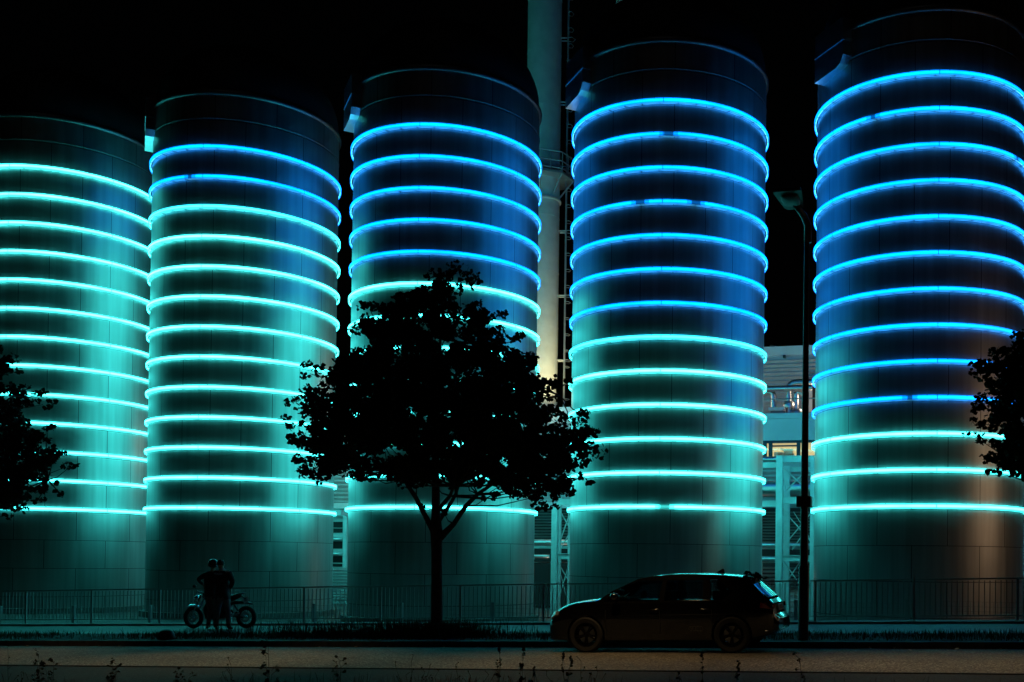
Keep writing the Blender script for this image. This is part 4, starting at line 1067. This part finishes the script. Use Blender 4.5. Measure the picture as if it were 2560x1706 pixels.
mb = MB(); vs = [(3.98, -0.58, 1.345), (4.22, -0.55, 1.335), (4.22, 0.55, 1.335), (3.98, 0.58, 1.345), (3.98, -0.58, 1.40), (4.22, -0.55, 1.36), (4.22, 0.55, 1.36), (3.98, 0.58, 1.40)]
mb.add(vs, [(0, 1, 2, 3), (4, 7, 6, 5), (0, 4, 5, 1), (1, 5, 6, 2), (2, 6, 7, 3), (3, 7, 4, 0)]); fixn(mb.build("spoiler", M['car'], car))
mb = MB(); mb.add([(3.35, -0.004, 1.46), (3.52, -0.004, 1.45), (3.50, 0, 1.53), (3.47, 0, 1.53), (3.35, 0.004, 1.46), (3.52, 0.004, 1.45)], [(0, 1, 2, 3), (4, 3, 2, 5), (0, 3, 4), (1, 5, 2)]); mb.build("roof_antenna", M['plastic'], car)
# seats and dashboard
mb = MB()
for x in (2.05, 3.0):
    for y in (-0.38, 0.38):
        mb.box((x, y - 0.24, 0.5), (x + 0.45, y + 0.24, 0.62)); mb.box((x + 0.42, y - 0.22, 0.6), (x + 0.56, y + 0.22, 1.12)); mb.box((x + 0.48, y - 0.12, 1.15), (x + 0.58, y + 0.12, 1.29))
mb.build("seats", M['jacket'], car)
mb = MB(); mb.box((1.25, -0.7, 0.75), (1.6, 0.7, 1.0)); mb.build("dashboard", M['plastic'], car)
# trims: rear bumper strip, plate, exhaust, lower grille
mb = MB(); mb.tube([(4.50, -0.80, 0.60), (4.60, -0.68, 0.61), (4.66, -0.35, 0.615), (4.67, 0, 0.615), (4.66, 0.35, 0.615), (4.60, 0.68, 0.61), (4.50, 0.80, 0.60)], 0.012, 8); mb.build("bumper_strip", M['chrome'], car, True)
mb = MB(); mb.tube([(4.42, -0.86, 0.40), (4.58, -0.72, 0.41), (4.65, -0.35, 0.415), (4.66, 0, 0.415), (4.65, 0.35, 0.415), (4.58, 0.72, 0.41)], 0.01, 8); mb.build("bumper_strip", M['chrome'], car, True)
mb = MB(); vs = [(4.583, -0.26, 0.75), (4.583, 0.26, 0.75), (4.562, 0.26, 0.865), (4.562, -0.26, 0.865)]; mb.add([(x + 0.012, y, z) for x, y, z in vs] + vs, [(0, 1, 2, 3), (7, 6, 5, 4), (0, 4, 5, 1), (1, 5, 6, 2), (2, 6, 7, 3), (3, 7, 4, 0)]); pl = fixn(mb.build("number_plate", M['plate'], car))
def text_mesh(txt, size, name, material, parent, M4, ext=0.001):
    cu = D.curves.new("t", 'FONT'); cu.body = txt; cu.size = size; cu.extrude = ext; cu.align_x = 'CENTER'; cu.align_y = 'CENTER'
    to = D.objects.new("t", cu); COL.objects.link(to); bpy.context.view_layer.update()
    dg = bpy.context.evaluated_depsgraph_get(); me = D.meshes.new_from_object(to.evaluated_get(dg)); D.objects.remove(to)
    me.transform(M4); me.materials.clear(); return link(name, me, material, parent)
m4 = Matrix.Translation((4.592, 0, 0.808)) @ Matrix.Rotation(math.radians(-10), 4, 'Y') @ Matrix.Rotation(PI / 2, 4, 'Z') @ Matrix.Rotation(PI / 2, 4, 'X')
text_mesh("X W 21", 0.11, "plate_lettering", M['ink'], pl, m4)
mb = MB(); mb.box((0.196, -0.45, 0.24), (0.24, 0.45, 0.42)); mb.build("grille", M['plastic'], car)
# wheels
def wheel_meshes():
    t = MB(); seg = 48
    prof = [(0.23, -0.10), (0.30, -0.11), (0.325, -0.095), (WR, -0.06), (WR, 0.06), (0.325, 0.095), (0.30, 0.11), (0.23, 0.10)]
    t.lathe(prof, seg)
    for k in range(seg): # tread grooves
        a = 2 * PI * k / seg; ca, sa = math.cos(a), math.sin(a)
        t.box((WR - 0.004, -0.007, -0.085), (WR + 0.004, 0.007, 0.085), lambda x, y, z, ca=ca, sa=sa: (x * ca - y * sa, x * sa + y * ca, z))
    r = MB(); r.lathe([(0.235, 0.10), (0.222, 0.095), (0.205, 0.05), (0.205, -0.09), (0.235, -0.10)], seg)
    r.lathe([(0, 0.075), (0.03, 0.085), (0.055, 0.075), (0.06, 0.02), (0.0, 0.02)], 20)
    for k in range(5):
        a = 2 * PI * k / 5 - PI / 2
        for off in (-0.16, 0.16):
            ca, sa = math.cos(a), math.sin(a); c2, s2_ = math.cos(a + off), math.sin(a + off)
            r.tube([(0.045 * ca, 0.045 * sa, 0.062), (0.13 * math.cos(a + off * .8), 0.13 * math.sin(a + off * .8), 0.07), (0.215 * c2, 0.215 * s2_, 0.08)], [0.022, 0.017, 0.014], 6)
    return t, r
tm, rm = wheel_meshes(); first = None
for x in WX:
    for side in (-1, 1):
        if first is None:
            we = empty("wheel", (0, 0, 0)); we.parent = car
            tt = sharp(tm.build("tyre", M['tyre'], we), 30); rr_ = sharp(rm.build("rim", M['rim'], we), 30)
            mb = MB(); mb.lathe([(0, 0.03), (0.16, 0.03), (0.16, 0.0), (0, 0.0)], 24); mb.build("brake_disc", M['steel'], we); first = we
        else: we = copy_tree(first, car)
        we.location = (x, side * 0.805, WR + 0.002)
        we.rotation_euler = (PI / 2 if side < 0 else -PI / 2, 0, 0)
# leafy twig caught at the rear roof edge
p = Vector((3.94, 0.10, 1.39)); tg = empty("fallen_twig", car.matrix_world @ p); 
bpy.context.view_layer.update(); tg.location = car.matrix_world @ p; tg.rotation_euler = (0, 0, SROT)
tag(tg, "dark leafy twig lying across the rear roof edge of the black car", "twig")
mb = MB(); mb.tube([(-0.03, 0, 0.09), (0.08, 0, 0.03), (0.2, 0, 0.0), (0.36, 0, -0.05)], [0.014, 0.016, 0.014, 0.008], 6); mb.tube([(-.08, 0, 0.04), (0.06, 0, 0.02), (0.2, 0.02, -0.03)], 0.01, 6); mb.build("stem", M['weed'], tg)
mb = MB(); random.seed(9)
for c_ in ((0.0, 0, 0.07), (0.16, 0, 0.02), (0.26, 0, 0.0), (0.34, 0, -0.04)): leafy(mb, c_, 0.045, 0.02, 7, 0.07)
mb.build("leaves", M['weed'], tg)

# ------------------------------------------------------------------ motorcycle and the two people
BN = 25.25
def bike_z(s): return walk_z(s) + 0.004
bs = at_n(484.7, 1541, BN)[0]; be_ = at_n(616.6, 1541, BN)[0]; WB = be_ - bs
bk = empty("motorcycle", st(bs, BN, bike_z(bs)), SROT); bk.rotation_euler = (0, -math.atan(0.0278), SROT)
tag(bk, "dark naked motorcycle standing on the pavement behind the two people", "motorcycle")
def bwheel(x, parent):
    e = empty("wheel", (x, 0, 0.315)); e.parent = parent
    mb = MB(); N = 32; r0, r1 = 0.255, 0.06
    prof = [(r0 + r1 + r1 * math.cos(a), 0.065 * math.sin(a)) for a in [2 * PI * k / 10 for k in range(10)]]
    prof = [(min(q[0] - 0.06, 0.315), q[1]) for q in prof]
    mb.lathe(prof, N, close=True); o = mb.build("tyre", M['tyre'], e, True); o.rotation_euler = (PI / 2, 0, 0)
    mb = MB(); mb.lathe([(0.215, -0.03), (0.235, -0.035), (0.24, 0), (0.235, 0.035), (0.215, 0.03)], N, close=True); mb.lathe([(0, -0.05), (0.04, -0.05), (0.04, 0.05), (0, 0.05)], 12)
    for k in range(10):
        a = 2 * PI * k / 10; mb.tube([(0.035 * math.cos(a), 0.035 * math.sin(a), 0.0), (0.22 * math.cos(a + .1), 0.22 * math.sin(a + .1), 0.0)], 0.009, 5)
    o = mb.build("rim", M['chrome'], e, True); o.rotation_euler = (PI / 2, 0, 0)
    mb = MB(); mb.lathe([(0.09, 0.055), (0.15, 0.055), (0.15, 0.06), (0.09, 0.06)], 24, close=True); o = mb.build("brake_disc", M['steel'], e); o.rotation_euler = (PI / 2, 0, 0)
bwheel(0, bk); bwheel(WB, bk)
mb = MB()
for y in (-0.09, 0.09): mb.tube([(0, y, 0.315), (0.20, y, 0.70), (0.32, y, 0.95)], [0.03, 0.028, 0.028], 8)
mb.build("fork", M['chrome'], bk, True)
mb = MB(); pts = [(0.36 * math.cos(a), 0.315 + 0.36 * math.sin(a)) for a in [PI * 0.30 + PI * 0.42 * k / 10 for k in range(11)]]
vs = []; 
for x, z in pts: vs += [(x, -0.06, z - 0.01), (x, 0, z + 0.02), (x, 0.06, z - 0.01)]
mb.add(vs, [(3 * i + j, 3 * i + j + 1, 3 * i + j + 4, 3 * i + j + 3) for i in range(10) for j in range(2)]); mb.build("front_mudguard", M['lens'], bk, True)
mb = MB(); mb.tube([(0.42, -0.38, 1.02), (0.36, -0.28, 1.06), (0.33, 0, 1.0), (0.36, 0.28, 1.06), (0.42, 0.38, 1.02)], 0.014, 8)
for y in (-.3, .3): mb.tube([(0.35, y, 1.06), (0.33, y * 1.1, 1.17)], 0.007, 5); mb.lathe([(0, -.05), (.05, -.03), (.05, .03), (0, .05)], 10, (0.32, y * 1.15, 1.2))
mb.build("handlebar", M['plastic'], bk, True)
mb = MB(); mb.lathe([(0, 0.13), (0.05, 0.11), (0.085, 0.05), (0.09, 0), (0, -0.005)], 20); o = mb.build("headlight", M['chrome'], bk, True); o.location = (0.16, 0, 0.86); o.rotation_euler = (0, -PI / 2, 0)
def blob(name, secs, material, parent, seg=12):
    """rounded body through sections (x, z centre, half width y, half height z)"""
    mb = MB(); vs = []
    for x, zc_, hy, hz in secs: vs += [(x, hy * math.cos(a), zc_ + hz * math.sin(a)) for a in [2 * PI * k / seg for k in range(seg)]]
    n_ = len(secs); fs = [(i * seg + k, i * seg + (k + 1) % seg, (i + 1) * seg + (k + 1) % seg, (i + 1) * seg + k) for i in range(n_ - 1) for k in range(seg)] + [tuple(range(seg - 1, -1, -1)), tuple(range((n_ - 1) * seg, n_ * seg))]
    mb.add(vs, fs); return fixn(mb.build(name, material, parent, True))
blob("fuel_tank", [(0.34, 0.90, 0.05, 0.05), (0.40, 0.92, 0.14, 0.12), (0.55, 0.93, 0.17, 0.16), (0.72, 0.90, 0.16, 0.14), (0.88, 0.84, 0.1, 0.07)], M['car'], bk)
blob("seat", [(0.84, 0.82, 0.08, 0.07), (0.98, 0.79, 0.14, 0.10), (1.15, 0.81, 0.14, 0.10), (1.35, 0.87, 0.12, 0.085), (1.55, 0.92, 0.08, 0.05)], M['plastic'], bk)
blob("tail_cowl", [(1.30, 0.90, 0.10, 0.04), (1.48, 0.955, 0.09, 0.035), (1.66, 0.985, 0.05, 0.02)], M['helm'], bk)
blob("engine", [(0.40, 0.52, 0.12, 0.16), (0.52, 0.53, 0.2, 0.27), (0.75, 0.52, 0.22, 0.29), (1.0, 0.50, 0.2, 0.25), (1.15, 0.50, 0.12, 0.14)], M['rim'], bk)
blob("rear_mudguard", [(1.18, 0.66, 0.06, 0.05), (1.35, 0.72, 0.08, 0.05), (WB, 0.73, 0.08, 0.04), (WB + 0.2, 0.68, 0.06, 0.02)], M['plastic'], bk)
mb = MB()
for y in (-.13, .13):
    mb.tube([(0.34, y * .4, 0.92), (0.55, y, 0.76), (1.0, y, 0.70), (1.05, y, 0.45)], 0.022, 6); mb.tube([(1.0, y, 0.40), (WB, y, 0.315)], 0.03, 6)
    mb.tube([(1.0, y, 0.70), (1.5, y * .6, 0.90)], 0.016, 6); mb.tube([(1.15, y, 0.78), (1.42, y, 0.40)], 0.025, 6)
mb.build("frame", M['plastic'], bk, True)
mb = MB(); mb.tube([(0.5, -0.14, 0.42), (0.56, -0.18, 0.28), (1.0, -0.18, 0.26), (1.25, -0.2, 0.33), (1.62, -0.2, 0.45)], [0.025, 0.028, 0.03, 0.05, 0.05], 10); mb.build("exhaust", M['chrome'], bk, True)
mb = MB(); mb.tube([(1.55, 0, 0.92), (1.74, 0, 0.80)], 0.012, 6); mb.build("plate_holder", M['plastic'], bk)
mb = MB(); mb.box((-0.13, -0.075, -0.006), (0.13, 0.075, 0.006)); o = mb.build("number_plate", mat("pale_plate_enamel", (0.9, 0.92, 0.92), 0.3, 0.2), bk); bpy.context.view_layer.update(); o.matrix_local = Matrix.Translation((1.72, -0.02, 0.80)) @ Matrix.Rotation(math.radians(42), 4, 'X') @ Matrix.Rotation(math.radians(-48), 4, 'Z')
mb = MB()
for k in range(3): mb.box((-0.09 + k * 0.06, -0.04, 0.0065), (-0.06 + k * 0.06, 0.03, 0.008))
q_ = mb.build("plate_lettering", M['ink'], o)

BULK = {"ch": 1.35, "wa": 1.35, "pe": 1.25, "sh": 1.35, "el": 1.3, "wr": 1.2, "hi": 1.25, "kn": 1.25, "an": 1.4, "ne": 1.0, "sk": 1.0}
def person(label, s, n, joints, edges, bands, root):
    P = empty("person", st(s, n, bike_z(s)), SROT); tag(P, label, "person")
    me = D.meshes.new("body"); names = list(joints); me.from_pydata([joints[k][:3] for k in names], [(names.index(a), names.index(b_)) for a, b_ in edges], [])
    o = D.objects.new("body", me); COL.objects.link(o)
    sk = o.modifiers.new("s", 'SKIN'); sk.use_smooth_shade = True; su = o.modifiers.new("u", 'SUBSURF'); su.levels = 1; su.render_levels = 1
    for i, k in enumerate(names):
        r = joints[k][3]; k2 = BULK.get(k[:2], 1.12); me.skin_vertices[0].data[i].radius = (r[0] * k2, r[1] * k2) if isinstance(r, tuple) else (r * k2, r * k2)
        me.skin_vertices[0].data[i].use_root = (k == root)
    bpy.context.view_layer.update(); evaluated(o); o.parent = P; me = o.data
    me.materials.clear()
    for m_ in (M['jacket'], M['denim'], M['boot'], M['skin']): me.materials.append(m_)
    for p in me.polygons:
        p.material_index = bands(p.center); p.use_smooth = True
    return P, o
def hand(P, loc, dirv, side):
    d = Vector(dirv).normalized(); a = d.cross(Vector((0, 1, 0.2))).normalized(); c_ = d.cross(a).normalized(); L = Vector(loc)
    mb = MB(); mb.tube([L - d * 0.02, L + d * 0.045, L + d * 0.09], [0.028, 0.04, 0.034], 8)
    for k, ln in enumerate((0.068, 0.078, 0.072, 0.056)):
        o_ = L + d * 0.085 + a * (k - 1.5) * 0.02
        mb.tube([o_, o_ + d * ln * .5 + c_ * 0.008, o_ + d * ln * .8 + c_ * 0.035], [0.0095, 0.009, 0.0075], 6)
    mb.tube([L + d * 0.02 - a * 0.035, L + d * 0.055 - a * 0.062 + c_ * 0.01, L + d * 0.085 - a * 0.062 + c_ * 0.025], [0.012, 0.011, 0.008], 6)
    mb.build("hand", M['skin'], P, True)
def head(P, c, yaw, helmet):
    e = MB(); seg = 16; Cx = Vector(c)
    prof = [(0.0, -0.125), (0.04, -0.12), (0.062, -0.09), (0.072, -0.04), (0.078, 0.02), (0.076, 0.07), (0.055, 0.11), (0.0, 0.128)]
    e.lathe(prof, seg); e.v = [(x * 1.0, y * 1.2, z) for x, y, z in e.v]
    e.tube([(0, -0.085, 0.02), (0, -0.112, -0.02), (0, -0.085, -0.035)], [0.008, 0.015, 0.012], 6)               # nose
    for sx_ in (-1, 1): e.tube([(sx_ * 0.076, 0.0, -0.03), (sx_ * 0.088, 0.01, 0.0), (sx_ * 0.078, 0.01, 0.03)], 0.011, 6)   # ears
    h = e.build("head", M['skin'], P, True); h.location = Cx; h.rotation_euler = (0, 0, yaw)
    e = MB()
    for sx_ in (-1, 1): e.lathe([(0, -.012), (.012, 0), (0, .012)], 8, (sx_ * 0.03, -0.084, 0.01))
    e.box((-0.025, -0.094, -0.066), (0.025, -0.088, -0.06)); e.build("eyes_and_mouth", M['hair'], h)
    e = MB()
    if helmet: 
        e.lathe([(0.118, -0.06), (0.132, 0.0), (0.13, 0.06), (0.10, 0.12), (0.05, 0.148), (0, 0.155)], 24); e.v = [(x, y * 1.1 + 0.01, z) for x, y, z in e.v]
        e.tube([(-0.11, -0.06, -0.02), (-0.07, -0.14, -0.05), (0, -0.165, -0.06), (0.07, -0.14, -0.05), (0.11, -0.06, -0.02)], 0.03, 6)
        e.build("helmet", M['helm'], h, True)
    else:
        e.lathe([(0.084, -0.02), (0.092, 0.03), (0.086, 0.08), (0.06, 0.12), (0, 0.138)], 18); e.v = [(x, y * 1.17 + 0.018, z) for x, y, z in e.v]
        e.build("hair", M['hair'], h, True)
PN = 24.75
def pl_(zx, zy): # figure pixel in the close look -> local metres
    return (zx, zy)
s1 = at_n(480 + 0.1403 * 0 + 53, 1572, PN)[0]
def loc(zx, zy, s0_, dn=0.0):
    x, y = 430 + zx * 0.14033, 1380 + zy * 0.14033
    q = at_n(x, y, PN + dn); return q[0] - s0_, q[2] - bike_z(s0_)
# right hand figure, back to the camera
sB = at_n(430 + 900 * 0.14033, 1573, PN)[0]
def J(zx, zy, y, r, s0_): a = loc(zx, zy, s0_, y); return (a[0], y, a[1], r)
jb = {'pelvis': J(905, 760, 0, (0.15, 0.11), sB), 'waist': J(905, 640, 0, (0.145, 0.10), sB), 'chest': J(905, 480, 0, (0.18, 0.115), sB), 'neck0': J(895, 350, 0, (0.09, 0.07), sB), 'neck': J(888, 300, -0.01, 0.055, sB), 'skull': J(884, 262, -.01, 0.05, sB),
      'shr': J(1030, 385, 0, 0.075, sB), 'elr': J(1085, 540, 0.02, 0.055, sB), 'wrr': J(1040, 650, 0.2, 0.038, sB),
      'shl': J(780, 385, 0, 0.075, sB), 'ell': J(730, 535, 0.05, 0.055, sB), 'wrl': J(770, 640, 0.24, 0.038, sB),
      'hipr': J(965, 800, 0, 0.095, sB), 'knr': J(1000, 1040, -.02, 0.062, sB), 'anr': J(1005, 1290, 0.02, 0.042, sB), 'her': J(1005, 1345, 0.0, 0.045, sB), 'tor': J(1080, 1362, -0.06, 0.035, sB),
      'hipl': J(850, 800, 0, 0.095, sB), 'knl': J(815, 1040, -.02, 0.062, sB), 'anl': J(795, 1290, 0.02, 0.042, sB), 'hel': J(795, 1345, 0, 0.045, sB), 'tol': J(790, 1365, -0.16, 0.035, sB)}
eb = [('pelvis', 'waist'), ('waist', 'chest'), ('chest', 'neck0'), ('neck0', 'neck'), ('neck', 'skull'), ('chest', 'shr'), ('shr', 'elr'), ('elr', 'wrr'), ('chest', 'shl'), ('shl', 'ell'), ('ell', 'wrl'),
      ('pelvis', 'hipr'), ('hipr', 'knr'), ('knr', 'anr'), ('anr', 'her'), ('her', 'tor'), ('pelvis', 'hipl'), ('hipl', 'knl'), ('knl', 'anl'), ('anl', 'hel'), ('hel', 'tol')]
def bands(c): return 3 if c.z > 1.60 else (0 if c.z > 0.86 else (1 if c.z > 0.17 else 2))
PB, ob = person("person in a dark jacket with lettering, seen from behind beside the motorcycle", sB, PN, jb, eb, bands, 'pelvis')
hc = loc(880, 225, sB); head(PB, (hc[0], -0.01, hc[1]), PI, False)
hand(PB, jb['wrr'][:3], (-0.6, 0.7, -0.2), 1); hand(PB, jb['wrl'][:3], (0.5, 0.7, -0.2), -1)
tx = loc(905, 392, sB); m4 = Matrix.Translation((tx[0], -0.192, tx[1])) @ Matrix.Rotation(PI / 2, 4, 'X')
text_mesh("POLIZEI", 0.075, "jacket_lettering", M['grey'], PB, m4)
# left hand figure with helmet, reaching for the handlebar
sA = at_n(430 + 690 * 0.14033, 1573, PN + 0.25)[0]; PNs = PN
PN = 25.0
ja = {'pelvis': J(700, 760, 0, (0.14, 0.105), sA), 'waist': J(700, 640, 0, (0.135, 0.10), sA), 'chest': J(705, 480, 0, (0.17, 0.11), sA), 'neck0': J(722, 360, 0, (0.085, 0.07), sA), 'neck': J(732, 310, -0.01, 0.055, sA), 'skull': J(738, 270, -.01, 0.05, sA),
      'shr': J(800, 400, 0.05, 0.07, sA), 'elr': J(830, 560, 0.1, 0.052, sA), 'wrr': J(780, 680, 0.15, 0.036, sA),
      'shl': J(610, 400, -0.02, 0.07, sA), 'ell': J(460, 490, -0.05, 0.055, sA), 'wrl': J(555, 585, 0.12, 0.038, sA),
      'hipr': J(755, 800, 0, 0.09, sA), 'knr': J(770, 1040, -.02, 0.06, sA), 'anr': J(775, 1290, 0.02, 0.042, sA), 'her': J(775, 1340, 0.0, 0.045, sA), 'tor': J(840, 1352, -0.08, 0.035, sA),
      'hipl': J(650, 800, 0, 0.09, sA), 'knl': J(680, 1040, -.05, 0.06, sA), 'anl': J(648, 1280, 0.02, 0.042, sA), 'hel': J(645, 1338, 0, 0.045, sA), 'tol': J(625, 1352, -0.12, 0.035, sA)}
PA, oa = person("helmeted person in black, elbow out, leaning to the motorcycle's handlebar", sA, PN, ja, eb, bands, 'pelvis')
hc = loc(738, 225, sA); head(PA, (hc[0], -0.01, hc[1]), 0.7, True)
hand(PA, ja['wrl'][:3], (0.35, 0.5, -0.3), -1); hand(PA, ja['wrr'][:3], (-0.3, 0.8, -0.3), 1)
